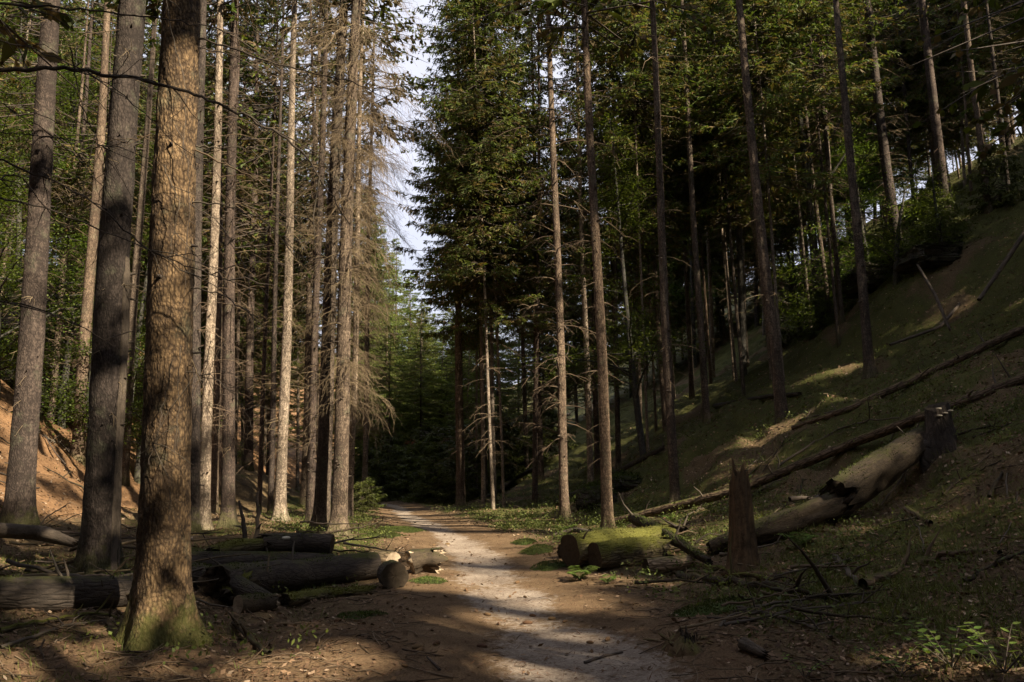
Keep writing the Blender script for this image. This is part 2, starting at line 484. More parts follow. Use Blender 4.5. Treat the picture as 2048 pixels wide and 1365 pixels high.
# ------------------------------------------------------------------ trees seen in the photograph
# base px, base py, px where the trunk leaves the top (or meets y=0), trunk width px (mid height), distance, bark, crown, dead, label
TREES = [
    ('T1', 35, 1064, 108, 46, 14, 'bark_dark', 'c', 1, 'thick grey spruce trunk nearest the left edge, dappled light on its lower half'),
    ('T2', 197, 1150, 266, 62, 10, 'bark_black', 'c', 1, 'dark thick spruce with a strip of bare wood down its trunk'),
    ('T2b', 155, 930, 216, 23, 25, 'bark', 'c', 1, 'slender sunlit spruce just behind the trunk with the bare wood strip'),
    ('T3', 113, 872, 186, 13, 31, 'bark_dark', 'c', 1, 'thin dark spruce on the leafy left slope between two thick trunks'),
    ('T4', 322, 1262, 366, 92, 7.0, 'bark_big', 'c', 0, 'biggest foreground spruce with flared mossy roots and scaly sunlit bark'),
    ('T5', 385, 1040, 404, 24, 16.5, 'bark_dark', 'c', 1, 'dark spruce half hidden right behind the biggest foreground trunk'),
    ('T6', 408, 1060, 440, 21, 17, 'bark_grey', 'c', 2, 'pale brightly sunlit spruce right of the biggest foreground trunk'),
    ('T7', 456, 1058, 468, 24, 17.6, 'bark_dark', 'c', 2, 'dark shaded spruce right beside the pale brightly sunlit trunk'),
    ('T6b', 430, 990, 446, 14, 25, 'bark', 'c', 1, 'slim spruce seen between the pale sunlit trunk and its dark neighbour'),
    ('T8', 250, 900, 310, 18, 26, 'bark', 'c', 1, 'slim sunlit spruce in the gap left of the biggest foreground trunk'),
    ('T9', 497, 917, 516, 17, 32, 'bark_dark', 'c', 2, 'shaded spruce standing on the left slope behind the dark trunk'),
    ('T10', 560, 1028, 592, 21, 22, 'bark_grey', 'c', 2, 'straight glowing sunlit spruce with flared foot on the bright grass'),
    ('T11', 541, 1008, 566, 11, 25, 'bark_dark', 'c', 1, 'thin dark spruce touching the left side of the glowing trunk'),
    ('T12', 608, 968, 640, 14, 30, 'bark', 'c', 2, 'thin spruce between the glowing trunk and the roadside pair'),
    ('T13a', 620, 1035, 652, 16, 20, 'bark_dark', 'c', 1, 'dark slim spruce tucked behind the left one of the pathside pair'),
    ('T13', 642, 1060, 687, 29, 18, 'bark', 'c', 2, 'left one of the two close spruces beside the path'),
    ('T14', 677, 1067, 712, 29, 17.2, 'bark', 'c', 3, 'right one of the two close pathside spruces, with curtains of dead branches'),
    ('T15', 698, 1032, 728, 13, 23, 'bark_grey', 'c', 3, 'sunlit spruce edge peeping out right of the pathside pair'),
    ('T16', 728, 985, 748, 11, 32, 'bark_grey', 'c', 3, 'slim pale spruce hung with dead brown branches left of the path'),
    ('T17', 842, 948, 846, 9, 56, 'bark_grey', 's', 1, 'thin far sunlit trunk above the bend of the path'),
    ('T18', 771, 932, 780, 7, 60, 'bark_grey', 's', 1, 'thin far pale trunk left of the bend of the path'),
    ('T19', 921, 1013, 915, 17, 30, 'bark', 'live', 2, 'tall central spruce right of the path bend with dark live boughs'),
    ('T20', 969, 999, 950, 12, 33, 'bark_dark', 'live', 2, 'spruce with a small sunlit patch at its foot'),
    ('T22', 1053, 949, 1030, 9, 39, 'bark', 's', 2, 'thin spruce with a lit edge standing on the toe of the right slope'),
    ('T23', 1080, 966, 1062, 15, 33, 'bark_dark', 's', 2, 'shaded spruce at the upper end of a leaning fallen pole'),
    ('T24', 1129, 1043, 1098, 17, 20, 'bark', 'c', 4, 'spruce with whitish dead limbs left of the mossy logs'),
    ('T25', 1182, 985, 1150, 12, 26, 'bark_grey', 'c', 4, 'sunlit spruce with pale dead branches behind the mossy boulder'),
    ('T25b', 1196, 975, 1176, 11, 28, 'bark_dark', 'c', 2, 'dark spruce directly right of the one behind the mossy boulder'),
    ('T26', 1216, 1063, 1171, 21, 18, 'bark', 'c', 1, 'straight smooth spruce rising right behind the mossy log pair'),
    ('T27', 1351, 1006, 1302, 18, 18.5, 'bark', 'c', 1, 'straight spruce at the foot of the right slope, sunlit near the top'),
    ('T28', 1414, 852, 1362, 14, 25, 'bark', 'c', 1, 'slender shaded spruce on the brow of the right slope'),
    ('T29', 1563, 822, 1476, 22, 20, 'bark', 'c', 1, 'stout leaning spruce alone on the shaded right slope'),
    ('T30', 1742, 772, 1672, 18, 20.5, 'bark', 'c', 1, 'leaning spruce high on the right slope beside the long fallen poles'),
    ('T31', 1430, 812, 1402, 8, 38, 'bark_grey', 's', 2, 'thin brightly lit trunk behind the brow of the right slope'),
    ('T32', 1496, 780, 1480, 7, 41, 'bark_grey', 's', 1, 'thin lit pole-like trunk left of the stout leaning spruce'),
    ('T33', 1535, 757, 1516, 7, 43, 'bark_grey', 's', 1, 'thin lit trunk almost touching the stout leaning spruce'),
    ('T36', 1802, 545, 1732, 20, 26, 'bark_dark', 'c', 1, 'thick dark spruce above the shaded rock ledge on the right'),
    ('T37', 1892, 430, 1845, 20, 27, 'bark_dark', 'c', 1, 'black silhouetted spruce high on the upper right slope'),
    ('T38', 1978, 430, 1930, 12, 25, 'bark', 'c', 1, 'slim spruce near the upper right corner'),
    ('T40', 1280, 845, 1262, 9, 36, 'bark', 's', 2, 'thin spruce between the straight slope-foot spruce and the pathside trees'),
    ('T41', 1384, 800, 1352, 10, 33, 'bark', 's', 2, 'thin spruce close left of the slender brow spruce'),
]


def interp(y, ys, xs):
    return np.interp(y, ys, xs)


def path_x(y):
    return interp(y, [-40, -10, 0, 5.5, 8.9, 14, 20, 26.7, 31, 34, 38, 45, 60, 90], [2.5, 1.2, 0.75, 0.35, -0.05, -0.65, -1.95, -3.8, -4.7, -5.6, -7.6, -11, -14, -18])


def toe_r(y):
    return interp(y, [-40, 5, 12, 20, 30, 40, 60, 100], [6, 4.6, 3.6, 2.4, 0.6, -1.5, -4, -6])


def toe_l(y):
    return interp(y, [-40, 5, 15, 30, 45, 60, 100], [-8.5, -8.5, -9.6, -11.8, -14, -17, -22])


def sp(s, w):
    return (np.sqrt(s * s + w * w) + s) * 0.5


def h0(x, y):
    x = np.asarray(x, float); y = np.asarray(y, float)
    s = x - toe_r(y)
    near_ = 1 / (1 + np.exp((y - 12) / 3.0))
    z = 0.5 * sp(s, 1.6) - 0.18 + (0.3 - 0.62 * near_) * sp(s - 15, 3)
    s2 = toe_l(y) - x
    z = z + 0.78 * sp(s2, 1.6) + 0.15 * sp(s2 - 14, 3)
    z = z + 0.2 * sp(y - 95, 6)
    z = 42 * np.tanh(z / 42)
    z = z + 0.30 / (1 + np.exp((x + 4.2) / 0.55)) * np.clip((14 - np.abs(y - 8)) / 6, 0, 1) * 0.8
    return z


CTRL = []
for t in TREES:
    if t[5] <= 34 and t[0] not in ('T5', 'T8', 'T12', 'T6b', 'T11', 'T13a', 'T15', 'T25b'):
        b = P(t[1], t[2], t[5])
        CTRL.append((b[0], b[1], b[2] - float(h0(b[0], b[1]))))
for y in np.arange(3, 36, 1.5):
    for off in (-1.2, 0, 1.2):
        CTRL.append((float(path_x(y)) + off, y, -float(h0(path_x(y) + off, y)) * 0.9))
CTRL = np.array(CTRL)


def h(x, y, detail=True):
    x = np.asarray(x, float); y = np.asarray(y, float)
    z = h0(x, y)
    num = 0; den = 0.25
    for cx, cy, cz in CTRL:
        w = np.exp(-((x - cx) ** 2 + (y - cy) ** 2) / (2 * 1.9 ** 2))
        num = num + w * cz; den = den + w
    z = z + num / den
    if detail:
        dp = np.abs(x - path_x(y))
        off = np.clip((dp - 0.9) / 1.6, 0.0, 1)
        z = z - 0.07 * np.exp(-(dp / 0.9) ** 2)
        slope_ = np.maximum(np.clip((x - toe_r(y)) / 2.5, 0, 1), np.clip((toe_l(y) - x) / 2.5, 0, 1))
        z = z + off * ((0.35 + 0.6 * slope_) * fbm(x * 0.55 + 5, y * 0.55, 3) + (0.20 + 0.3 * slope_) * fbm(x * 2.1, y * 2.1, 3)) + (0.25 + 0.75 * off) * 0.05 * fbm(x * 9, y * 9, 3)
    return z


def hit(px, py, dmin=3, dmax=60):
    """ground point under a photograph pixel"""
    d = np.linspace(dmin, dmax, 1200)
    v = fw + rt * ((px - 1024) / F) - up * ((py - 682.5) / F)
    p = CAM + v[None] * (d / v[1])[:, None]
    b = p[:, 2] - h(p[:, 0], p[:, 1])
    i = np.argmax(b < 0) if (b < 0).any() else len(d) - 1
    q = p[i].copy()
    q[2] = h(q[0], q[1])
    return q


# ------------------------------------------------------------------ ground
def axis(segs):
    out = [segs[0][0]]
    for a, b, s0, s1 in segs:
        x = a
        while x < b - 1e-6:
            f = (x - a) / (b - a)
            x += s0 + (s1 - s0) * f
            out.append(min(x, b))
    return np.array(out)


gx = np.concatenate([-axis([(9, 25, .15, .6), (25, 160, .6, 12)])[::-1], axis([(-9, -5, .25, .11), (-5, 6, .1, .1), (6, 12, .11, .25), (12, 30, .2, .8), (30, 160, .8, 12)])[1:]])
gy = np.concatenate([axis([(-80, -10, 6, 1), (-10, 3.5, .8, .1), (3.5, 14, .07, .11), (14, 26, .11, .22), (26, 60, .16, .6), (60, 260, .6, 14)])])
GX, GY = np.meshgrid(gx, gy)
GZ = h(GX, GY)
mb = MB()
nx, ny = len(gx), len(gy)
idx = np.arange(nx * ny).reshape(ny, nx)
mb.add(np.stack([GX, GY, GZ], -1).reshape(-1, 3), np.stack([idx[:-1, :-1], idx[:-1, 1:], idx[1:, 1:], idx[1:, :-1]], -1).reshape(-1, 4))


def cover(x, y):
    """what lies on the ground: sand, needles, green, leaves (0..1 each)"""
    dp = x - path_x(y)
    a = np.abs(dp)
    a = a + 0.5 * fbm(x * 1.3, y * 1.3 + 7, 3)
    wp = np.interp(y, [8, 18, 30], [1.0, .8, .55])
    a = a / wp
    sand = np.clip(1.2 - a / 0.8, 0, 1) * np.clip(0.35 + 2.4 * (fbm(x * 0.8 + 3, y * 0.5, 3) + 0.16) + np.clip((y - 9) / 8, 0, 0.7), 0, 1)
    near = np.exp(-((x - (path_x(y) + 0.4)) ** 2 / 0.5 + (y - 6.6) ** 2 / 2.2))
    sand = np.clip(sand * (0.35 + 0.65 * np.clip((y - 8.2) / 1.5, 0, 1)) + near * 1.1, 0, 1)
    need = np.clip(1.6 - a / 1.6, 0, 1) + np.clip(1 - np.hypot(x + 3.2, y - 6.6) / 2.5, 0, 1)
    green = np.clip((a - 1.3) / 1.2, 0, 1) * np.clip(0.5 + 2.6 * fbm(x * 0.6 + 31, y * 0.6, 4), 0, 1)
    green = green * np.where(x > path_x(y), 1.0, 0.85) + np.clip((x - path_x(y) - 2.5) / 2, 0, 1) * 0.33
    left = np.clip((toe_l(y) + 1.5 - x) / 2.5, 0, 1)
    green = green * (1 - 0.85 * left)
    return sand, np.clip(need, 0, 1), np.clip(green, 0, 1), left


s_, n_, g_, l_ = cover(GX, GY)
M['ground'], nt = new_mat('forest_floor')
att = N(nt, 'ShaderNodeVertexColor', layer_name='cover')
sep = N(nt, 'ShaderNodeSeparateColor')
L(nt, att.outputs['Color'], sep.inputs[0])
pos = N(nt, 'ShaderNodeNewGeometry').outputs['Position']
nf = noise(nt, pos, 11, 7, 0.7)
nm = noise(nt, pos, 1.7, 5, 0.6)
nff = noise(nt, pos, 55, 5, 0.75)
nst = noise(nt, mapping(nt, pos, (1, 1, 1)), 26, 4, 0.7, 1.2)
litter = ramp(nt, math_(nt, 'ADD', math_(nt, 'MULTIPLY', nff, 0.7), math_(nt, 'MULTIPLY', nf, 0.4)), [(0.32, (0.03, 0.022, 0.013)), (0.52, (0.09, 0.063, 0.034)), (0.72, (0.19, 0.14, 0.08))])
leaf = ramp(nt, math_(nt, 'ADD', math_(nt, 'MULTIPLY', nff, 0.6), math_(nt, 'MULTIPLY', nf, 0.5)), [(0.32, (0.055, 0.03, 0.016)), (0.52, (0.155, 0.088, 0.045)), (0.72, (0.28, 0.175, 0.10))])
needle = ramp(nt, math_(nt, 'ADD', math_(nt, 'MULTIPLY', nff, 0.7), math_(nt, 'MULTIPLY', nm, 0.4)), [(0.3, (0.05, 0.028, 0.015)), (0.52, (0.115, 0.075, 0.043)), (0.74, (0.235, 0.16, 0.095))])
sand = ramp(nt, math_(nt, 'ADD', math_(nt, 'MULTIPLY', nst, 0.7), math_(nt, 'MULTIPLY', nm, 0.4)), [(0.34, (0.085, 0.055, 0.035)), (0.5, (0.22, 0.175, 0.14)), (0.74, (0.40, 0.345, 0.29))])
moss = ramp(nt, math_(nt, 'ADD', math_(nt, 'MULTIPLY', nff, 0.6), math_(nt, 'MULTIPLY', nm, 0.5)), [(0.3, (0.024, 0.026, 0.009)), (0.55, (0.062, 0.064, 0.02)), (0.8, (0.12, 0.115, 0.034))])


def brk(ch, amt=1.1, lo=0.42, hi=0.62):
    a = math_(nt, 'ADD', ch, math_(nt, 'MULTIPLY', math_(nt, 'SUBTRACT', nf, 0.5), amt))
    return smooth01(nt, a, lo, hi)


al = N(nt, 'ShaderNodeAttribute', attribute_name='tint')
c_ = mixc(nt, brk(al.outputs['Fac'], 0.8), litter, leaf)
c_ = mixc(nt, brk(sep.outputs[2]), c_, moss)
c_ = mixc(nt, brk(sep.outputs[1], 1.3), c_, needle)
c_ = mixc(nt, brk(sep.outputs[0], 1.5, 0.4, 0.75), c_, sand)
finish(nt, c_, 0.95, math_(nt, 'ADD', math_(nt, 'MULTIPLY', nf, 0.6), math_(nt, 'MULTIPLY', nff, 0.5)), 0.9, 0.04, spec=0.15)
mb.c = [l_.astype(np.float32).ravel()]
gm = mb.mesh('ground', M['ground'])
ca = gm.color_attributes.new('cover', 'FLOAT_COLOR', 'POINT')
ca.data.foreach_set('color', np.stack([s_, n_, g_, l_], -1).astype(np.float32).ravel())
ground = link('ground', gm)
tag(ground, 'forest floor of needles, leaves and moss with a sandy footpath', None, None, 'structure')

# ------------------------------------------------------------------ chosen sun spots; crowns are cut open along their beams
TG = []


def lit(px, py, d, r):
    TG.append((*P(px, py, d), r))


def litg(px, py, r):
    TG.append((*hit(px, py), r * 1.35))


def litline(x0, y0, x1, y1, d, r, n):
    for f in np.linspace(0, 1, n):
        lit(x0 + (x1 - x0) * f, y0 + (y1 - y0) * f, d, r)


litline(376, 170, 364, 480, 7, 0.17, 8)                   # big trunk
litline(354, 570, 344, 980, 7, 0.05, 5)
litline(440, 0, 410, 800, 17, 0.5, 14)                    # pale trunk
litline(588, 130, 562, 1030, 22, 0.6, 16)                 # glowing trunk
litline(708, 120, 688, 700, 17.2, 0.42, 9)
litline(690, 740, 686, 960, 17.2, 0.28, 4)
litline(48, 700, 42, 850, 14, 0.4, 3)
litline(190, 560, 165, 900, 25, 0.6, 6)
litline(285, 420, 265, 660, 26, 0.6, 4)
for px, py, r in [(800, 1030, 1.0), (870, 1043, .9), (835, 1068, .8), (950, 1072, .45), (870, 1092, .6), (930, 1088, .5), (900, 1113, .55), (960, 1108, .3),
                  (930, 1150, .42), (985, 1158, .45), (1040, 1160, .36), (960, 1178, .34), (1030, 1182, .42), (1080, 1172, .3), (1130, 1207, .3), (1090, 1208, .2),
                  (1020, 1240, .26), (1060, 1240, .14), (880, 1250, .16), (930, 1255, .14), (1040, 1330, .14), (1090, 1340, .16), (1130, 1285, .16), (1170, 1310, .16),
                  (800, 1090, .7), (760, 1085, .7), (820, 1145, .3), (850, 1170, .25), (720, 1020, .9), (740, 1045, .8), (690, 1090, .4),
                  (1160, 1155, .3), (1210, 1160, .22), (1300, 1165, .2), (640, 1325, .16), (700, 1320, .16), (560, 1345, .16), (60, 1330, .15), (120, 1345, .15),
                  (1000, 1050, .9), (1060, 1060, .8), (1010, 1025, .9), (1100, 1075, .5), (1250, 1065, .5), (1300, 1065, .4), (1350, 1030, .4),
                  (1560, 1020, .3), (1600, 1000, .25), (1520, 1045, .25), (1400, 1040, .3), (1470, 960, .3), (1690, 735, .3), (1650, 750, .25), (1570, 850, .3), (1900, 1325, .2), (1960, 1330, .2), (2015, 1335, .22)]:
    litg(px, py, r)
for px in range(1165, 1245, 18):
    lit(px, 1085, 12.6, .22); lit(px, 1105, 12.4, .2)
lit(1225, 1020, 18, .3); lit(1222, 960, 18, .25); lit(1212, 1050, 18, .25)
for px, py in [(560, 1030), (520, 1015), (500, 1000), (600, 1010), (480, 960), (540, 1040), (470, 1000), (520, 970)]:
    TG.append((*P(px, py, 22.5), 1.0))
NMAIN = len(TG)
NBIG = 66
r2 = np.random.default_rng(5)
for i in range(95):                                        # the left slope, in stripes
    x = r2.uniform(-27, -9); y = r2.uniform(13, 42)
    if x < toe_l(y) + 4:
        TG.append((x, y, float(h(x, y)) + 0.2, r2.uniform(.4, 1.1)))
litline(1306, -60, 1310, 200, 18.5, .4, 4)
litline(1100, 130, 1115, 520, 20, .4, 6)
litline(1150, 300, 1165, 800, 26, .5, 8)
for px, py, d, r in [(760, 250, 19, 1.1), (760, 420, 19, 1.1), (760, 100, 20, 1.2), (745, 560, 19, 1.0), (780, 330, 22, 1.1), (770, 640, 22, 1.0), (1250, 110, 27, 1.2), (1255, 230, 27, 1.2), (1240, 330, 27, 1.0),
                     (1000, 130, 30, 1.5), (1030, 260, 30, 1.5), (960, 520, 30, 1.2), (1060, 420, 30, 1.2), (1000, 650, 33, 1.2), (1100, 300, 24, 1.2), (1050, 100, 24, 1.2),
                     (520, 300, 26, 1.3), (520, 120, 26, 1.3), (610, 250, 26, 1.2), (620, 80, 26, 1.2), (900, 480, 33, 1.5), (940, 230, 31, 1.5), (930, 90, 31, 1.5)]:
    lit(px, py, d, r)
for i in range(46):                                        # crowns of the left bank
    lit(r2.uniform(-20, 300), r2.uniform(20, 560), r2.uniform(24, 36), r2.uniform(.7, 1.8))
for i in range(80):
    lit(r2.uniform(880, 1350), r2.uniform(-60, 560), r2.uniform(25, 37), r2.uniform(.5, 1.6))
NCARVE = len(TG)
for i in range(26):
    lit(r2.uniform(450, 640), r2.uniform(0, 620), r2.uniform(25, 36), r2.uniform(.5, 1.2))
for i in range(95):                                        # stray beams into the right-hand wood
    lit(r2.uniform(1220, 1750), r2.uniform(60, 760), r2.uniform(28, 44), r2.uniform(.4, 1.0))
NFAR = len(TG)
for px, py, d, r in [(835, 560, 60, 3), (850, 680, 60, 3), (815, 640, 56, 2.5), (870, 760, 58, 2.5), (840, 800, 55, 2), (800, 850, 52, 2), (860, 880, 48, 1.6), (790, 740, 54, 2), (860, 965, 41, 1.2), (800, 970, 42, 1.2), (900, 985, 37, 1.0), (765, 970, 40, 1.0), (1000, 965, 39, 1.2), (940, 950, 42, 1.2), (840, 920, 46, 1.4)]:
    lit(px, py, d, r)
TG = np.array(TG)


# the beams, rasterised on a plane square to the sun: each cell holds the lowest point from which sun is wanted
SU = nrm(np.cross(SUN, [0, 0, 1.0])); SV = np.cross(SU, SUN)
CELL = 0.06
_u = TG[:, :3] @ SU; _v = TG[:, :3] @ SV; _w = TG[:, :3] @ SUN
U0, V0 = _u.min() - 6, _v.min() - 6
BEAM = np.full((int((_u.max() + 6 - U0) / CELL) + 1, int((_v.max() + 6 - V0) / CELL) + 1), 1e9)
CORE = BEAM.copy()
for it, (uu, vv, ww, rr) in enumerate(zip(_u, _v, _w, TG[:, 3])):
    n = int((rr * 1.3 + .1) / CELL) + 1
    i0 = int((uu - U0) / CELL); j0 = int((vv - V0) / CELL)
    I, J = np.meshgrid(np.arange(i0 - n, i0 + n + 1), np.arange(j0 - n, j0 + n + 1), indexing='ij')
    dd = np.hypot(U0 + I * CELL - uu, V0 + J * CELL - vv)
    ok = dd < rr * (1 + 0.5 * fbm(I * 0.09 + 40, J * 0.09, 2)) + .09
    sub = BEAM[i0 - n:i0 + n + 1, j0 - n:j0 + n + 1]
    sub[ok] = np.minimum(sub[ok], ww + 1.2)
    if True:
        sub = CORE[i0 - n:i0 + n + 1, j0 - n:j0 + n + 1]
        ok = dd < rr * (.75 if it < NMAIN else .6)
        sub[ok] = np.minimum(sub[ok], ww + 1.2)


def carve(p, BEAM=BEAM):
    """True where a spray may stay: False if it stands in a sunbeam"""
    i = np.clip(((p @ SU - U0) / CELL).astype(int), 0, BEAM.shape[0] - 1)
    j = np.clip(((p @ SV - V0) / CELL).astype(int), 0, BEAM.shape[1] - 1)
    return p @ SUN < BEAM[i, j]


def in_beam(x, y, z0, z1, rad, TG=TG):
    """does any sunbeam cross this upright cylinder"""
    tt = (np.linspace(z0, z1, 12 if rad > 1 else 90)[None] - TG[:, 2:3]) / SUN[2]
    bx = TG[:, 0:1] + SUN[0] * tt; by = TG[:, 1:2] + SUN[1] * tt
    return bool(((np.hypot(bx - x, by - y) < rad + TG[:, 3:4]) & (tt > 1)).any())


# ------------------------------------------------------------------ spruce parts
def spruce_needles(r, z0, z1, rad, dens=1.0, fine=1.0, brown=0.16, world=None, low=0.35):
    """live boughs between heights z0..z1; world(p)->keep mask"""
    mb = MB(); wood = MB(); ALL = []
    Hh = z1 - z0
    nb = int(Hh / 0.42 * 5.2 * dens)
    zs = z0 + (z1 - z0) * np.sort(r.random(nb)) ** 1.0
    az = r.random(nb) * 2 * np.pi + np.arange(nb) * 2.4
    for z, a in zip(zs, az):
        t = (z1 - z) / Hh
        Lb = (0.25 + rad * min(1, t * 1.6) ** 0.75 * (1 - 0.25 * max(0, t - 0.6))) * r.uniform(0.65, 1.15)
        k = 5 if world is None else (3 if fine > .4 else 2)
        s = np.linspace(0, 1, k)
        slope = -0.15 - 0.35 * t + r.normal() * 0.1
        dirh = np.array([math.cos(a), math.sin(a), 0])
        bend = r.normal() * 0.12
        side = np.array([-dirh[1], dirh[0], 0])
        Q = np.array([0, 0, z]) + dirh * (s * Lb)[:, None] + side * (bend * Lb * s ** 2)[:, None]
        Q[:, 2] += Lb * (slope * s + 0.28 * s ** 2.5)
        umax = 1.0
        if world is not None:
            uu = np.linspace(0, 1, 14)
            bad = ~world(np.stack([np.interp(uu, s, Q[:, j]) for j in range(3)], 1), CORE)
            if bad.any():
                umax = uu[max(np.argmax(bad) - 1, 0)]
                if umax < 0.08:
                    continue
                Q0 = Q
                Q = np.stack([np.interp(s * umax, s, Q0[:, j]) for j in range(3)], 1)
                Lb *= umax
        tubes(wood, Q, np.linspace(0.022, 0.004, k) * (0.5 + Lb / 3), 3, 0.3)
        m = max(10, int(Lb / 0.075 * fine))
        u = r.uniform(0.12, 1.0, m) ** 0.8
        p = np.stack([np.interp(u, s, Q[:, j]) for j in range(3)], 1)
        sd = np.where(r.random(m) < 0.5, -1, 1)
        l = (0.14 + 0.42 * Lb * (1.05 - u) * 0.55) * r.uniform(0.6, 1.2, m)
        d = nrm(dirh * r.uniform(0.35, 0.8, m)[:, None] + side * (sd * r.uniform(0.5, 1, m))[:, None] + np.array([0, 0, -1]) * r.uniform(0.1, 0.75, m)[:, None])
        tip = r.random(m) < brown * (0.4 + 1.6 * t)
        c = np.where(tip, r.uniform(0, 0.15, m), np.clip(0.45 + 0.3 * (u - 0.5) + r.normal(0, 0.15, m) + 0.12 * r.normal(), 0.3, 1))
        wf = 1.0 if fine > .5 else (1.1 if fine > .4 else 1.6)
        A = [[p, d, l, np.full(m, 0.05 * wf) / fine ** 0.6, c]]
        ns = max(2, int(round(4 * fine))) if fine > .2 else 1
        f = r.uniform(0.15, 1, (m, ns))
        pp = (p[:, None] + d[:, None] * (l[:, None] * f)[..., None]).reshape(-1, 3)
        dd = nrm((d[:, None] * 0.6 + r.normal(0, 0.5, (m, ns, 3)) + np.array([0, 0, -0.45])).reshape(-1, 3))
        ll = (r.uniform(0.09, 0.24, (m, ns)) * (0.7 + 0.5 * (1 - f))).ravel()
        A.append([pp, dd, ll, np.full(len(pp), 0.042 * wf) / fine ** 0.6, np.clip(np.repeat(c, ns) + r.normal(0, 0.07, len(pp)), 0, 1)])
        ALL.append([np.concatenate(q) for q in zip(*A)])
    if not ALL:
        return mb, wood
    p, d, l, w, c = [np.concatenate(q) for q in zip(*ALL)]
    if world is not None:
        kp = world(p) & world(p + d * (l * 0.5)[:, None]) & world(p + d * l[:, None])
        p, d, l, w, c = p[kp], d[kp], l[kp], w[kp], c[kp]
    blades(mb, p, d, l, w, sphere_dirs(len(p), r), c)
    return mb, wood


def dead_wood(r, z0, z1, n, lmax, subs=6.0, droop=0.6, azr=None, thick=1.0, curl=0.5):
    mb = MB()
    if n == 0:
        return mb
    z = r.uniform(z0, z1, n)
    z = np.round(z / 0.45) * 0.45 + r.normal(0, 0.05, n)
    a = r.uniform(0, 2 * np.pi, n) if azr is None else r.uniform(azr[0], azr[1], n)
    Lb = lmax * r.beta(1.4, 1.8, n) * (0.35 + 0.65 * np.clip((z - z0) / (z1 - z0) + 0.25, 0, 1)) + 0.12
    k = 7
    s = np.linspace(0, 1, k)
    dh = np.stack([np.cos(a), np.sin(a), 0 * a], 1)
    sd = np.stack([-np.sin(a), np.cos(a), 0 * a], 1)
    up_ = r.normal(0.12, 0.22, n)
    Q = dh[:, None] * (s[None] * Lb[:, None])[..., None]
    Q[..., 2] += z[:, None] + Lb[:, None] * (up_[:, None] * s - droop * r.uniform(0.4, 1.2, n)[:, None] * s ** 2)
    Q += sd[:, None] * (r.normal(0, 0.16, n)[:, None] * Lb[:, None] * s ** 2)[..., None]
    Q[:, 1:] += r.normal(0, 0.012, (n, k - 1, 3)) * Lb[:, None, None]
    c = np.clip(r.normal(0.5, 0.22, n), 0, 1)
    rad = thick * (0.0065 + 0.0035 * Lb)
    tubes(mb, Q, rad[:, None] * np.linspace(1, 0.3, k), 4, c)
    m = (Lb * subs).astype(int)
    rep = np.repeat(np.arange(n), m)
    if len(rep):
        u = r.uniform(0.15, 1, len(rep))
        ii = np.minimum((u * (k - 1)).astype(int), k - 2)
        ff = (u * (k - 1) - ii)[:, None]
        p = Q[rep, ii] * (1 - ff) + Q[rep, ii + 1] * ff
        d = nrm(dh[rep] * r.uniform(0.2, 0.9, len(rep))[:, None] + sd[rep] * r.normal(0, 0.7, len(rep))[:, None] + np.array([0, 0, 1]) * r.normal(-0.15, 0.3, len(rep))[:, None])
        l = Lb[rep] * r.uniform(0.12, 0.5, len(rep)) * (1.15 - 0.6 * u)
        kk = 4
        s2 = np.linspace(0, 1, kk)
        Q2 = p[:, None] + d[:, None] * (s2[None] * l[:, None])[..., None]
        Q2[..., 2] -= curl * l[:, None] * s2 ** 2
        Q2[:, 1:] += r.normal(0, 0.05, (len(rep), kk - 1, 3)) * l[:, None, None]
        tubes(mb, Q2, (thick * 0.0042 * r.uniform(0.7, 1.3, len(rep)))[:, None] * np.linspace(1, 0.45, kk), 3, np.clip(c[rep] + r.normal(0, 0.12, len(rep)), 0, 1))
        if subs > 9:
            q3 = np.repeat(np.arange(len(rep)), 2)
            u3 = r.integers(1, kk, len(q3))
            p3 = Q2[q3, u3]
            d3 = nrm(d[q3] * 0.6 + r.normal(0, 0.5, (len(q3), 3)) + np.array([0, 0, -0.5]))
            l3 = r.uniform(0.08, 0.3, len(q3))
            Q3 = p3[:, None] + d3[:, None] * (np.linspace(0, 1, 3)[None] * l3[:, None])[..., None]
            Q3[:, 2, 2] -= 0.3 * l3
            tubes(mb, Q3, np.full((len(q3), 3), 0.003) * thick, 3, np.clip(c[rep][q3] + 0.05, 0, 1))
    return mb


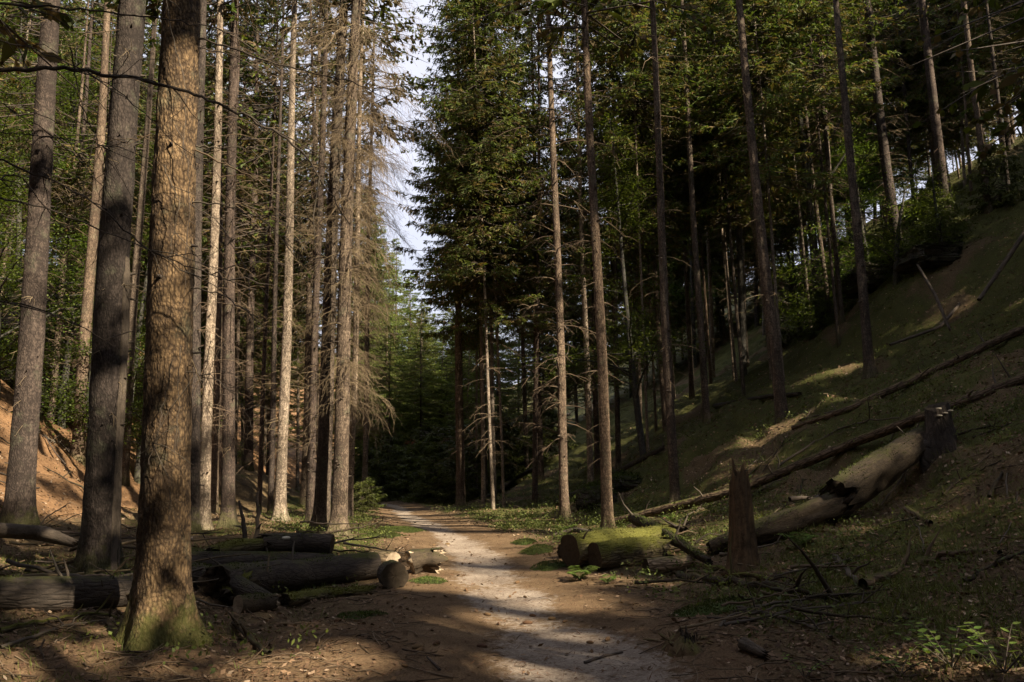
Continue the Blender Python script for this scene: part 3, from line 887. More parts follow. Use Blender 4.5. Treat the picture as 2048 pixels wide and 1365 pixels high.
def trunk_mesh(r, r0, H, sides, rings, flare=0.35, rough=0.0, roots=0):
    mb = MB()
    z = np.concatenate([[-0.5, -0.25], np.linspace(0, 1, rings) ** 1.35 * H])
    a = np.arange(sides) * 2 * np.pi / sides
    zz = np.maximum(z, 0)
    rr = r0 * (np.maximum(1 - zz / (H * 1.03), 0.0) ** 0.8) * (1 + flare * np.exp(-zz / (0.9 * r0 + 0.12)))
    ph = r.uniform(0, 6.28, 3)
    cx = 0.035 * H / 26 * np.sin(zz * 0.35 + ph[0]) * np.minimum(zz / 4, 1); cy = 0.035 * H / 26 * np.sin(zz * 0.31 + ph[1]) * np.minimum(zz / 4, 1)
    A, Z = np.meshgrid(a, z)
    lob = 1 + 0.03 * np.sin(3 * A + ph[2]) + 0.02 * np.sin(5 * A + ph[0] + Z * 0.2)
    if roots:
        ew = np.exp(-np.maximum(Z, -0.1) / 0.28)
        for i in range(roots):
            ar = ph[0] + i * 6.283 / roots + r.normal() * 0.25
            da = np.angle(np.exp(1j * (A - ar)))
            lob += ew * r.uniform(0.3, 0.6) * np.exp(-(da / 0.33) ** 2)
    R = rr[:, None] * lob
    if rough:
        for sc, am in ((6, 1.0), (17, .8), (40, .6)):
            R = R + rough * am * (vnoise(A / (2 * np.pi) * max(1, round(2 * np.pi * r0 * sc)) % max(1, round(2 * np.pi * r0 * sc)), Z * sc * 0.7) - 0.5)
        R[:, :] = R
    X = cx[:, None] + R * np.cos(A); Y = cy[:, None] + R * np.sin(A)
    idx = np.arange(len(z) * sides).reshape(len(z), sides)
    nxt = np.roll(idx, -1, 1)
    mb.add(np.stack([X, Y, Z], -1).reshape(-1, 3), np.stack([idx[:-1], nxt[:-1], nxt[1:], idx[1:]], -1).reshape(-1, 4))
    return mb


def knots(mb, r, r0, H, z0, z1, n):
    """stubs of broken branches standing off the bark"""
    z = r.uniform(z0, z1, n); a = r.uniform(0, 6.283, n)
    rr = r0 * (1 - z / (H * 1.03)) ** 0.8
    d = np.stack([np.cos(a), np.sin(a), r.uniform(-.2, .3, n)], 1)
    p0 = np.stack([np.cos(a) * rr * 0.9, np.sin(a) * rr * 0.9, z], 1)
    l = r.uniform(0.02, 0.09, n) + 0.03
    Q = np.stack([p0, p0 + d * (l * 0.6)[:, None], p0 + d * l[:, None]], 1)
    tubes(mb, Q, np.stack([np.full(n, .022), np.full(n, .014), np.full(n, .006)], 1) * r.uniform(.6, 1.2, n)[:, None], 5, r.uniform(0, .4, n))


def lean_quat(b, t):
    v = Vector([float(x) for x in (t - b)]).normalized()
    return Vector((0, 0, 1)).rotation_difference(v)


# shared crown and dead-branch shapes
rs = np.random.default_rng(21)
H0 = 27.0
CROWN = []
for i, (z0, rad, dens) in enumerate([(9, 2.5, 1.1), (11.5, 2.7, 1.1), (7, 2.3, 1.0), (3.0, 2.7, 0.95), (4.5, 2.9, 0.95), (1.0, 2.6, .9)]):
    m_, w_ = spruce_needles(rs, z0, 26.8, rad, dens)
    CROWN.append((m_.mesh('crown', M['needle' if i < 5 else 'fresh_lit'], False), w_.mesh('boughs', M['twig_dark']), z0))
DEAD = []
for i, (n, lm, sb, dr, th) in enumerate([(70, 1.1, 4, .5, .9), (130, 1.7, 6, .6, 1.0), (300, 2.5, 11, .7, .9), (90, 2.4, 7, .55, 1.35)]):
    DEAD.append(dead_wood(rs, 1.5 if i != 2 else 3.0, 15, n, lm, sb, dr, None, th).mesh('dead_branches', M['twig']))
THIN = [trunk_mesh(rs, 0.15, H0, 12, 40).mesh('trunk', M[b]) for b in ('bark', 'bark_dark', 'bark_grey')]

ROOTS = {}
OCC = []                          # trunk positions
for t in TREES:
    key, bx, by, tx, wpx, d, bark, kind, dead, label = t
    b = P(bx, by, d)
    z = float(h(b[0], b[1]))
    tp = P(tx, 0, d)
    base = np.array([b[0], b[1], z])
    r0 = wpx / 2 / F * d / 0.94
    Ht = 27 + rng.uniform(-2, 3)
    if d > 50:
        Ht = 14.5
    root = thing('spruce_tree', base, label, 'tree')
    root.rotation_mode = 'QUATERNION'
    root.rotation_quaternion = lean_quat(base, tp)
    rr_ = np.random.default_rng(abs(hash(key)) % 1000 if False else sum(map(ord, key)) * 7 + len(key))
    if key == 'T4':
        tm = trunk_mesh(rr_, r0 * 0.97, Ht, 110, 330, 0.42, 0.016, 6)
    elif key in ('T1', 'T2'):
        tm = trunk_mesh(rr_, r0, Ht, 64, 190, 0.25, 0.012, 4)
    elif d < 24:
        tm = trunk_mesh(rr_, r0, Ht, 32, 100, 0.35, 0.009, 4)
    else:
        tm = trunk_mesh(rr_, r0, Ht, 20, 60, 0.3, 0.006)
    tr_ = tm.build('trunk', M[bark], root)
    if d < 24:
        kb = MB()
        knots(kb, rr_, r0, Ht, 0.6, 14, 60 if key != 'T4' else 25)
        tag(kb.build('branch_stubs', M['twig_dark'], root), 'short broken branch stubs', kind='stuff')
    if dead:
        do = link('dead_branches', DEAD[dead - 1], root)
        do['kind'] = 'stuff'
        do.rotation_euler[2] = rr_.uniform(0, 6.28)
        do.scale = (1, 1, rr_.uniform(.9, 1.1))
    # crowns
    if kind == 'live' or kind == 's':
        z0 = 7.5 if kind == 'live' else 8.5
        cm, wm, cz = CROWN[2 if kind == 'live' else int(rr_.integers(0, 3))]
        for me, nm_ in ((cm, 'crown'), (wm, 'boughs')):
            o = link(nm_, me, root)
            if nm_ == 'boughs': o['kind'] = 'stuff'
            o.rotation_euler[2] = 0.7 * d
            if d > 50:
                o.scale = (.6, .6, .52)
            elif kind == 's' and d > 35:
                o.scale = (.6, .6, 1)
            elif key in ('T19', 'T20'):
                o.scale = (.68, .68, 1)
    else:
        zc = max(12.5, 1.6 + d * 0.62) if d > 10 else 12
        zc = min(zc, 16.5)
        rq = root.rotation_quaternion.to_matrix()
        Rm = np.array(rq)
        if in_beam(base[0], base[1], base[2] + zc, base[2] + Ht, 3.4):
            m_, w_ = spruce_needles(rr_, zc, Ht - 0.3, 2.9, 1.0, 0.38, 0.15, lambda p, B=BEAM, Rm=Rm, base=base: carve(p @ Rm.T + base, B))
            m_.build('crown', M['needle'], root, False)
            w_.build('boughs', M['twig_dark'], root)['kind'] = 'stuff'
        else:
            cm, wm, cz = CROWN[1]
            for me, nm_ in ((cm, 'crown'), (wm, 'boughs')):
                o = link(nm_, me, root)
                if nm_ == 'boughs': o['kind'] = 'stuff'
                o.rotation_euler[2] = 1.3 * d
                o.location[2] = zc - cz
    ROOTS[key] = (root, base, r0, Ht)
    OCC.append((base[0], base[1]))


def spruce_at(x, y, hs, r0, crown, dead, label, group, rr, carve_it=False, bark=0, zc=10, name='spruce_tree', lean=0.03, fine=.3):
    z = float(h(x, y, False))
    root = thing(name, (x, y, z - 0.1), label, 'tree', group)
    root.rotation_euler = (rr.normal() * lean, rr.normal() * lean, 0)
    o = link('trunk', THIN[bark], root)
    o.scale = (r0 / .15, r0 / .15, hs)
    o.rotation_euler[2] = rr.uniform(0, 6.28)
    if dead is not None:
        o = link('dead_branches', DEAD[dead], root)
        o['kind'] = 'stuff'
        o.rotation_euler[2] = rr.uniform(0, 6.28)
        o.scale = (1, 1, hs)
    Hh = H0 * hs
    if carve_it and in_beam(x, y, z + zc, z + Hh, 3.4):
        base = np.array([x, y, z - 0.1])
        Rm = np.array(root.rotation_euler.to_matrix())
        m_, w_ = spruce_needles(rr, zc, Hh - .3, 3.6 if fine < .4 else 3.0, 0.8 if fine < .4 else 0.9, fine, 0.2, lambda p, B=BEAM: carve(p @ Rm.T + base, B))
        m_.build('crown', M['needle'], root, False)
        w_.build('boughs', M['twig_dark'], root)['kind'] = 'stuff'
    elif crown is not None:
        a = rr.uniform(0, 6.28)
        for me, nm_ in ((CROWN[crown][0], 'crown'), (CROWN[crown][1], 'boughs')):
            o = link(nm_, me, root)
            if nm_ == 'boughs': o['kind'] = 'stuff'
            o.rotation_euler[2] = a
            o.scale = (0.8 + 0.3 * hs, 0.8 + 0.3 * hs, hs)
    OCC.append((x, y))
    return root


# ------------------------------------------------------------------ beech trees
def beech_mesh(r, H, z0, rad, nspray, leaf=0.085, fork=0.45):
    wood = MB(); lv = MB()
    k = 14
    s = np.linspace(0, 1, k)
    Q = np.stack([0.25 * np.sin(s * 3 + r.uniform(0, 6)) * s, 0.25 * np.sin(s * 2.5 + r.uniform(0, 6)) * s, -0.4 + s * H], 1)
    Q[0, :2] = 0
    wood_r = 0.13 * (1 - s) ** 0.8 + 0.01
    tubes(wood, Q, wood_r, 12, .5)
    tips = []
    for i in range(int(10 + H * 1.2)):
        u = r.uniform(z0 / H, 0.97)
        p = np.array([np.interp(u, s, Q[:, j]) for j in range(3)])
        a = r.uniform(0, 6.283)
        Lb = rad * r.uniform(.5, 1.1) * (1.15 - 0.6 * u)
        d = np.array([math.cos(a), math.sin(a), r.uniform(.15, .9)])
        ks = np.linspace(0, 1, 6)
        B = p + d * (ks * Lb)[:, None] + np.array([0, 0, -.25]) * (Lb * ks ** 2)[:, None] + r.normal(0, .03, (6, 3)) * Lb * ks[:, None]
        tubes(wood, B, np.linspace(.035, .006, 6) * (.5 + Lb / 4), 5, .5)
        for j in range(6):
            f = r.uniform(.25, 1)
            q = np.array([np.interp(f, ks, B[:, c]) for c in range(3)])
            e = q + np.array([r.normal() * .5, r.normal() * .5, r.normal() * .15]) * Lb * .5
            tubes(wood, np.stack([q, (q + e) / 2 + r.normal(0, .04, 3), e]), np.array([.009, .006, .003]), 3, .5)
            tips += [q, (q + e) / 2, e]
    tips = np.array(tips)
    c = tips[r.integers(0, len(tips), nspray)] + r.normal(0, .15, (nspray, 3))
    nl = 22
    tilt = nrm(r.normal(0, .35, (nspray, 3)) + np.array([0, 0, 1]))
    off = r.normal(0, 1, (nspray, nl, 3)) * np.array([.34, .34, .05])
    off[..., 2] -= (off[..., 0] * tilt[:, None, 0] + off[..., 1] * tilt[:, None, 1])
    p = (c[:, None] + off).reshape(-1, 3)
    n = len(p)
    d = nrm(r.normal(0, 1, (n, 3)) * np.array([1, 1, .35]))
    nv = nrm(np.repeat(tilt, nl, 0) + r.normal(0, .35, (n, 3)))
    blades(lv, p, d, leaf * r.uniform(.7, 1.3, n), leaf * .62 * r.uniform(.8, 1.2, n), nv, np.clip(np.repeat(r.normal(.5, .2, nspray), nl) + r.normal(0, .15, n), 0, 1))
    return wood, lv


rb = np.random.default_rng(9)
BEECH = []
for (Hb, z0, rad, ns) in [(14, 2.5, 3.2, 620), (18, 5, 3.4, 700), (9, 1.0, 2.6, 420), (5, .6, 1.7, 230)]:
    w_, l__ = beech_mesh(rb, Hb, z0, rad, ns)
    BEECH.append((w_.mesh('trunk', M['bark_beech']), l__.mesh('crown', M['beech'], False)))


def beech_at(x, y, v, sc, label, group, rr, name='beech_tree'):
    z = float(h(x, y, False))
    root = thing(name, (x, y, z), label, 'tree', group)
    root.rotation_euler = (rr.normal() * .05, rr.normal() * .05, rr.uniform(0, 6.28))
    for me, nm_ in zip(BEECH[v], ('trunk', 'crown')):
        o = link(nm_, me, root)
        o.scale = (sc, sc, sc)
    OCC.append((x, y))
    return root


def free(x, y, dmin):
    o = np.array(OCC)
    return np.min(np.hypot(o[:, 0] - x, o[:, 1] - y)) > dmin


# background trees in view
rg = np.random.default_rng(33)
cnt = 0
GAP_Y = [0, 200, 300, 450, 560, 640]
GAP_L = [832, 800, 800, 822, 850, 878]
GAP_R = [845, 862, 864, 874, 906, 890]
tries = 0
nbg = 0
while tries < 9000 and nbg < 175:
    tries += 1
    y = rg.uniform(50, 86) if rg.random() < .22 else rg.uniform(25, 52)
    x = rg.uniform(-.78, .78) * y
    if abs(x - path_x(y)) < (2.8 if y < 47 else 1.5):
        continue
    z = float(h(x, y, False))
    px, py = proj((x, y, z))
    side = x - path_x(y)
    if not free(x, y, 1.5 + y * .01):
        continue
    # keep the sky gap along the path open
    hs = rg.uniform(.72, 1.05)
    crown = int(rg.integers(0, 5))
    wid = 1.7 * F / y
    ptop = proj((x, y, z + 27 * hs))[1]
    blocked = False
    for yy, gl, gr in zip(GAP_Y, GAP_L, GAP_R):
        if px - wid < gr and px + wid > gl and ptop < yy + 40 and yy < 640:
            # crown would cover the gap at this height
            blocked = True
    if blocked:
        if y > 48:
            need = [hs_ for hs_ in (0.7, .6, .5, .42, .35, .28) if proj((x, y, z + 27 * hs_))[1] > 600]
            if not need:
                continue
            hs = need[0]; crown = 5
        else:
            continue
    if not blocked and y > 30 and in_beam(x, y, z + 3, z + 27 * hs, 2.6, TG[NFAR:]):
        continue
    left = side < 0
    dead = int(rg.choice([0, 1, 1, 2, 3] if left else [0, 1, 1, 3])) if y < 58 else None
    if y > 58:
        crown = int(rg.choice([2, 3, 4, 3, 4]))
    if blocked:
        crown = 5; dead = None
    if blocked:
        lab, grp = 'low far spruce with green boughs closing the valley behind the path bend', 'low far spruces behind the path bend'
    elif left:
        lab, grp = ('slender spruce among the crowded trees on the left slope', 'crowded spruces of the left slope') if y < 55 else ('distant spruce deep in the wood on the left side', 'distant spruces of the left wood')
    else:
        lab, grp = ('slender spruce among the crowded trees on the right slope', 'crowded spruces of the right slope') if y < 55 else ('distant spruce deep in the wood on the right side', 'distant spruces of the right wood')
    if left and y < 42 and rg.random() < .45:
        continue
    r0 = rg.uniform(.05, .15) * (1 if not blocked else .6)
    spruce_at(x, y, hs, r0, crown, dead, lab, grp, rg, carve_it=y < 42, fine=.45, bark=int(rg.choice([0, 0, 1, 1, 2])), zc=9)
    nbg += 1
nf_ = 0
for i in range(400):
    if nf_ >= 34:
        break
    y = rg.uniform(54, 98); px = rg.uniform(690, 1000)
    x = P(px, 900, y)[0]
    z = float(h(x, y, False))
    if not free(x, y, 2.2):
        continue
    if 775 < px < 925:
        ty = np.interp(px, [775, 800, 830, 860, 890, 925], [430, 480, 560, 610, 640, 540]) + rg.uniform(0, 120)
    else:
        ty = rg.uniform(250, 500)
    hs = (P(px, ty, y)[2] - z) / 27
    if hs < .12 or hs > 1.1:
        continue
    if px > 885 and in_beam(x, y, z + 2, z + 27 * hs, 1.6, TG[NFAR:]):
        continue
    spruce_at(x, y, hs, .14 * hs + .03, 5, None, 'low far spruce with green boughs closing the valley behind the path bend', 'low far spruces behind the path bend', rg, lean=.01)
    nf_ += 1
print('background spruces', nbg, nf_)

for px, d, v, sc in [(40, 27, 0, 1.0), (120, 29, 2, 1.1), (170, 33, 1, .9), (250, 31, 0, 1.0), (300, 36, 2, 1.2), (-20, 24, 2, 1.1), (90, 36, 1, 1.0), (220, 40, 1, 1.05), (470, 38, 2, 1.0), (20, 33, 1, 1.0), (150, 25, 3, 1.0), (280, 27, 3, 1.1)]:
    beech_at(P(px, 900, d)[0], d, v, sc, 'leafy green beech between the spruces of the left slope', 'beeches of the left slope', rg)
nb_ = 0
for i in range(4000):
    if nb_ >= 30:
        break
    y = rg.uniform(24, 62)
    x = rg.uniform(-.75, .75) * y
    z = float(h(x, y, False))
    px, py = proj((x, y, z))
    if abs(x - path_x(y)) < 5 or not free(x, y, 1.6):
        continue
    if 640 < px < 1180 and y < 50:
        continue
    if 740 < px < 960 or px > 1780:
        continue
    if x > path_x(y) and in_beam(x, y, z + 1, z + 16, 3, TG[NFAR:]):
        continue
    v = int(rg.choice([0, 0, 1, 2, 2, 3]))
    lab, grp = ('leafy green beech between the spruces of the left slope', 'beeches of the left slope') if x < path_x(y) else ('leafy green beech between the spruces of the right slope', 'beeches of the right slope')
    beech_at(x, y, v, rg.uniform(.8, 1.15), lab, grp, rg)
    nb_ += 1

for i, (px, d, hs, ci) in enumerate([(1010, 35, 1.05, 1), (1075, 37, 1.0, 0), (1140, 34, 1.05, 1), (1205, 30, 1.0, 0), (1235, 27, 1.0, 2), (1260, 34, 1.0, 2), (1330, 29, 1.05, 0), (1395, 31, 1.0, 2), (1450, 28, 1.0, 0), (1545, 27, 1.0, 0), (1600, 32, 1.0, 2), (1690, 30, 1.0, 2), (1760, 27, 1.0, 0), (1850, 31, 1.0, 3), (1925, 28, 1.0, 2), (2000, 31, 1.0, 3), (2045, 27, 1.0, 0), (620, 33, 1.0, 2), (525, 36, 1.0, 2), (470, 33, 1.0, 0), (345, 34, 1.0, 2),
                                     (1490, 44, .9, 3), (1530, 39, .8, 4), (1575, 46, 1.0, 3), (1620, 41, .9, 4), (1665, 37, .8, 3), (1705, 44, 1.0, 4), (1745, 39, .9, 3), (1785, 35, .8, 4), (1820, 43, 1.0, 3), (1860, 38, .9, 4), (1900, 34, .8, 3), (1935, 42, 1.0, 4), (1970, 37, .9, 3), (2010, 34, .9, 4), (2045, 40, 1.0, 3), (2080, 35, .9, 4), (1440, 47, .9, 4), (1380, 45, .9, 3), (1320, 47, .9, 4),
                                     (1090, 58, .7, 3), (1120, 53, .7, 4), (1155, 57, .8, 3), (1190, 51, .7, 4), (1215, 58, .8, 3), (1245, 52, .7, 4), (1275, 49, .7, 3), (1300, 56, .8, 4), (1340, 51, .8, 3), (1360, 58, .8, 4), (1400, 53, .8, 3), (1430, 58, .8, 4), (1465, 52, .8, 3), (1510, 57, .8, 4), (1560, 53, .8, 3), (1620, 56, .8, 4), (1690, 52, .8, 3)]):
    x = P(px, 900, d)[0]
    if in_beam(x, d, float(h(x, d)) + 8, float(h(x, d)) + 27, 1.6, TG[NFAR:]):
        continue
    spruce_at(x, d, hs, .1, ci, 1, 'slender spruce among the crowded trees on the right slope' if px > 800 else 'slender spruce among the crowded trees on the left slope', 'crowded spruces of the right slope' if px > 800 else 'crowded spruces of the left slope', rg, lean=.012)
rk = np.random.default_rng(123)
for i in range(34):
    px = rk.uniform(1230, 1740) if i < 28 else rk.uniform(940, 1080)
    d = rk.uniform(24, 38)
    x = P(px, 900, d)[0]
    if not free(x, d, .9):
        continue
    spruce_at(x, d, rk.uniform(.75, 1.0), rk.uniform(.05, .085), int(rk.integers(0, 2)), int(rk.choice([0, 0, 1])), 'slender spruce among the crowded trees on the right slope', 'crowded spruces of the right slope', rk, bark=int(rk.choice([0, 2, 2])), lean=.015)
# young spruces at the bend
SAP = []
for i in range(3):
    m_, w_ = spruce_needles(rs, .08, 2.6, .95, 2.6, 1.0, .02)
    SAP.append((m_.mesh('crown', M['sapling'], False), w_.mesh('trunk', M['twig_dark'])))
k_ = 0
for px, py, d, sc in [(760, 985, 38, .9), (775, 978, 41, 1.2), (795, 975, 43, 1.1), (815, 972, 44, 1.3), (838, 975, 42, 1.25), (860, 985, 38, 1.3), (880, 992, 36, 1.2), (900, 992, 36, 1.1), (890, 975, 39, 1.5), (850, 965, 45, 1.6),
                      (870, 1000, 34, .9), (905, 1003, 33, .8), (945, 1000, 34, 1.0), (940, 985, 37, 1.5), (985, 985, 38, 1.3), (1010, 975, 38, 1.5), (1030, 965, 41, 1.4), (1000, 960, 44, 1.7), (745, 965, 42, 1.2), (735, 1000, 30, .55), (722, 1005, 28, .5),
                      (1060, 955, 42, 1.4), (960, 965, 44, 1.7), (920, 960, 46, 1.8), (780, 955, 48, 1.6), (1100, 950, 42, 1.3)]:
    b = P(px, py, d)
    if abs(b[0] - path_x(b[1])) < 1.2 and d < 37:
        continue
    root = thing('young_spruce', (b[0], b[1], float(h(b[0], b[1])) - .05), 'bushy young spruce in the dark thicket at the path bend', 'tree', 'young spruces of the thicket at the bend')
    root.rotation_euler[2] = k_ * 1.7
    for me, nm_ in zip(SAP[k_ % 3], ('crown', 'trunk')):
        o = link(nm_, me, root)
        o.scale = (sc * 1.15, sc * 1.15, sc * .9)
    k_ += 1

# unseen trees added round the viewpoint for shade, crowns cut open to the sunbeams
ro = np.random.default_rng(77)
no = 0
ROUND = [MB(), MB(), MB()]
ncv = 0
round_ = thing('surrounding_forest', (0, 0, 0), 'dense spruce wood out of view around the viewpoint that shades the path', 'forest')
round_['kind'] = 'stuff'
for i in range(6000):
    if no >= 215:
        break
    x = ro.uniform(-22, 42); y = ro.uniform(-36, 32)
    if y > 2 and abs(x) < .72 * y + 1.0:
        continue
    if abs(x - path_x(y)) < 2.6 or math.hypot(x, y) < 3.2:
        continue
    if not free(x, y, 2.4):
        continue
    if in_beam(x, y, float(h(x, y, False)) + 1, float(h(x, y, False)) + 25, .55, TG[:NBIG]):
        continue
    hs = ro.uniform(.9, 1.1)
    base = np.array([x, y, float(h(x, y, False)) - .1])
    Rm = np.array(Matrix.Rotation(ro.normal() * .015, 3, 'X') @ Matrix.Rotation(ro.normal() * .015, 3, 'Y'))
    zc = 5.0 if x > 4 else 8.5
    ROUND[0].absorb(trunk_mesh(ro, ro.uniform(.14, .24), 27 * hs, 12, 22), Rm, base)
    if in_beam(x, y, base[2] + zc, base[2] + 27 * hs, 3.4, TG[:NCARVE]):
        m_, w_ = spruce_needles(ro, zc, 27 * hs - .3, 3.6, .6, .2, .2, lambda p, B=BEAM: carve(p @ Rm.T + base, B))
        ROUND[1].absorb(w_, Rm, base)
        ROUND[2].absorb(m_, Rm, base)
        ncv += 1
    else:
        ci = 4 if x > 4 else 2
        for me, nm_ in ((CROWN[ci][0], 'crown'), (CROWN[ci][1], 'boughs')):
            o = link(nm_, me, round_)
            o['kind'] = 'stuff'
            o.location = [float(q) for q in base]
            o.rotation_euler[2] = ro.uniform(0, 6.28)
            o.scale = (1.25, 1.25, hs)
    OCC.append((x, y))
    no += 1
for m_, nm_, mt in zip(ROUND, ('trunks', 'boughs', 'crowns'), ('bark', 'twig_dark', 'needle')):
    m_.build(nm_, M[mt], round_, nm_ != 'crowns')['kind'] = 'stuff'
print('outside', no, ncv)

#@@DETAILS@@
# ------------------------------------------------------------------ fallen timber
def smooth_path(pts, n):
    pts = np.asarray(pts, float)
    t = np.concatenate([[0], np.cumsum(np.linalg.norm(np.diff(pts, axis=0), axis=1))])
    t /= t[-1]
    u = np.linspace(0, 1, n)
    q = np.stack([np.interp(u, t, pts[:, j]) for j in range(3)], 1)
    if len(pts) > 2:
        for _ in range(2):
            q[1:-1] = (q[:-2] + 2 * q[1:-1] + q[2:]) / 4
    return q


def rough_tube(Q, R, sides, amp, seed, squash=1.0):
    r = np.random.default_rng(seed)
    T = nrm(np.gradient(Q, axis=0))
    ref = np.array([0, 0, 1.0]) if abs(T[0, 2]) < .85 else np.array([1.0, 0, 0])
    Nn = nrm(ref - (T @ ref)[:, None] * T)
    B = np.cross(T, Nn)
    a = np.arange(sides) * 2 * np.pi / sides
    S = np.concatenate([[0], np.cumsum(np.linalg.norm(np.diff(Q, axis=0), axis=1))])
    A, SS = np.meshgrid(a, S)
    o = r.uniform(0, 100)
    ca, sa = np.cos(A), np.sin(A)
    n = vnoise(ca * 1.5 + o, SS * 1.7 + sa * 1.5) + .6 * vnoise(ca * 3.3 + o, SS * 5 + sa * 3.3 + 9) + .35 * vnoise(ca * 9 + o, SS * 13 + sa * 9 + 9) - .97
    RR = R[:, None] * (1 + amp * 1.3 * n)
    V = Q[:, None] + RR[..., None] * (Nn[:, None] * np.cos(a)[None, :, None] * squash + B[:, None] * np.sin(a)[None, :, None])
    return V, T


def tube_mesh(V, c=0.5):
    mb = MB()
    k, s, _ = V.shape
    cen = V.mean(1)
    S = np.concatenate([[0], np.cumsum(np.linalg.norm(np.diff(cen, axis=0), axis=1))])
    R = np.linalg.norm(V - cen[:, None], axis=-1).mean()
    a = np.arange(s) * 2 * np.pi / s
    mb.st = np.stack(np.broadcast_arrays(np.cos(a)[None] * R, np.sin(a)[None] * R, S[:, None] + float(np.abs(V[0, 0, 0]) * 7.3 % 5)), -1).reshape(-1, 3)
    idx = np.arange(k * s).reshape(k, s)
    nx = np.roll(idx, -1, 1)
    mb.add(V.reshape(-1, 3), np.stack([idx[:-1], nx[:-1], nx[1:], idx[1:]], -1).reshape(-1, 4), None, c)
    return mb


def end_cap(ring, out, seed, jag=0.0, depth=0.0):
    """cut or broken face inside a ring of vertices"""
    r = np.random.default_rng(seed)
    s = len(ring)
    cen = ring.mean(0)
    mb = MB()
    V = []; C = []
    lv = [1.0, .93, .8, .6, .4, .2, .05]
    for f in lv:
        p = cen + (ring - cen) * f
        p = p + out * (-depth * (1 - f) + (r.normal(0, jag, (s, 1)) if f < .95 else 0))
        V.append(p); C.append(np.full(s, f))
    V = np.array(V)
    idx = np.arange(len(lv) * s).reshape(len(lv), s)
    nx = np.roll(idx, -1, 1)
    mb.add(V.reshape(-1, 3), np.stack([idx[:-1], nx[:-1], nx[1:], idx[1:]], -1).reshape(-1, 4), None, np.concatenate(C))
    return mb


_seed = [100]


def log(name, pts, radii, label, mat='log_dark', cut='cut', cat='log', group=None, amp=.10, jag=(0.0, .04), sides=28, stubs=0, n=None, fungi=0, squash=1.0, cutmat2=None):
    """a lying trunk through 3D centre points; ends named cut_end (first) and broken_end (last)"""
    _seed[0] += 1
    r = np.random.default_rng(_seed[0])
    pts = [np.asarray(p, float) for p in pts]
    ln = sum(np.linalg.norm(b - a) for a, b in zip(pts[:-1], pts[1:]))
    n = n or max(6, int(ln / .09))
    Q = smooth_path(pts, n)
    R = np.interp(np.linspace(0, 1, n), np.linspace(0, 1, len(radii)), radii)
    org = Q[n // 2].copy(); org[2] = float(h(org[0], org[1]))
    root = thing(name, org, label, cat, group)
    V, T = rough_tube(Q - org, R, sides, amp, _seed[0], squash)
    if jag[1] > 0:
        V[-1] += T[-1] * r.normal(0, jag[1] * 1.5, (sides, 1))
    tube_mesh(V).build('bark', M[mat], root)
    if mat in ('log_moss', 'log_dark', 'log_rot'):
        cov = {'log_moss': .52, 'log_dark': .20, 'log_rot': .32}[mat]
        nt_ = int(ln * 1500)
        i = r.integers(0, n - 1, nt_); j = r.integers(0, sides, nt_); f = r.random((nt_, 1))
        p = V[i, j] * (1 - f) + V[i + 1, j] * f
        ax = (Q - org)[i]
        on = nrm(p - ax)
        k_m = (on[:, 2] > -.1 if mat == 'log_moss' else on[:, 2] > .25) & (vnoise(p[:, 0] * 5 + _seed[0], p[:, 1] * 5 + p[:, 2] * 5) < cov + .3 * on[:, 2])
        p, on = p[k_m], on[k_m]
        m_ = MB(); nt_ = len(p)
        blades(m_, p - on * .008, nrm(on + r.normal(0, .6, (nt_, 3))), r.uniform(.015, .05, nt_), r.uniform(.006, .014, nt_), sphere_dirs(nt_, r), r.uniform(.15, 1, nt_))
        tag(m_.build('moss', M['moss' if mat != 'log_moss' else 'moss_bright'], root, False), kind='stuff')
    end_cap(V[0], -T[0], _seed[0], max(jag[0], .004), .01).build('cut_end', M[cut], root)
    end_cap(V[-1], T[-1], _seed[0] + 1, jag[1] + .004, .03).build('broken_end' if jag[1] > 0 else 'cut_end', M[cutmat2 or cut], root)
    for i in range(stubs):
        j = int(r.integers(1, n - 1))
        d = nrm(nrm(r.normal(size=3)) * np.array([1, 1, .4]) + np.array([0, -.3, .7]))
        d = nrm(d - T[j] * (d @ T[j]) * .8)
        l = r.uniform(.12, .5)
        p = Q[j] - org
        q = np.stack([p + d * R[j] * .8, p + d * (R[j] + l * .5) + r.normal(0, .02, 3), p + d * (R[j] + l) + r.normal(0, .04, 3)])
        m_ = MB(); tubes(m_, q, np.array([.022, .015, .006]), 6, .4)
        m_.build('branch_stub', M['twig_dark'], root)
    for i in range(fungi):
        j = int(r.integers(1, n - 1))
        b = Q[j] - org + np.array([0, -1, 0]) * R[j] * .95 + np.array([0, 0, r.uniform(-.4, .5) * R[j]])
        bracket(b, r.uniform(.04, .08), root)
    return root


def bracket(p, rad, parent):
    a = np.linspace(0, np.pi, 9)
    top = np.stack([np.cos(a) * rad, -np.sin(a) * rad * .9, np.zeros(9)], 1)
    V = np.concatenate([top + [0, 0, .01], top * .75 + [0, 0, rad * .35], top * .8 - [0, 0, rad * .2], [[0, .02, rad * .45], [0, .02, -rad * .2]]]) + p
    q = [[i, i + 1, 10 + i, 9 + i] for i in range(8)] + [[18 + i, 19 + i, i + 1, i] for i in range(8)]
    t = [[9 + i, 10 + i, 27] for i in range(8)] + [[19 + i, 18 + i, 28] for i in range(8)]
    m_ = MB(); m_.add(V, q, t, .5)
    m_.build('bracket_fungus', M['fungus'], parent)


def G(px, py, lift=0.0):
    p = hit(px, py)
    p[2] += lift
    return p


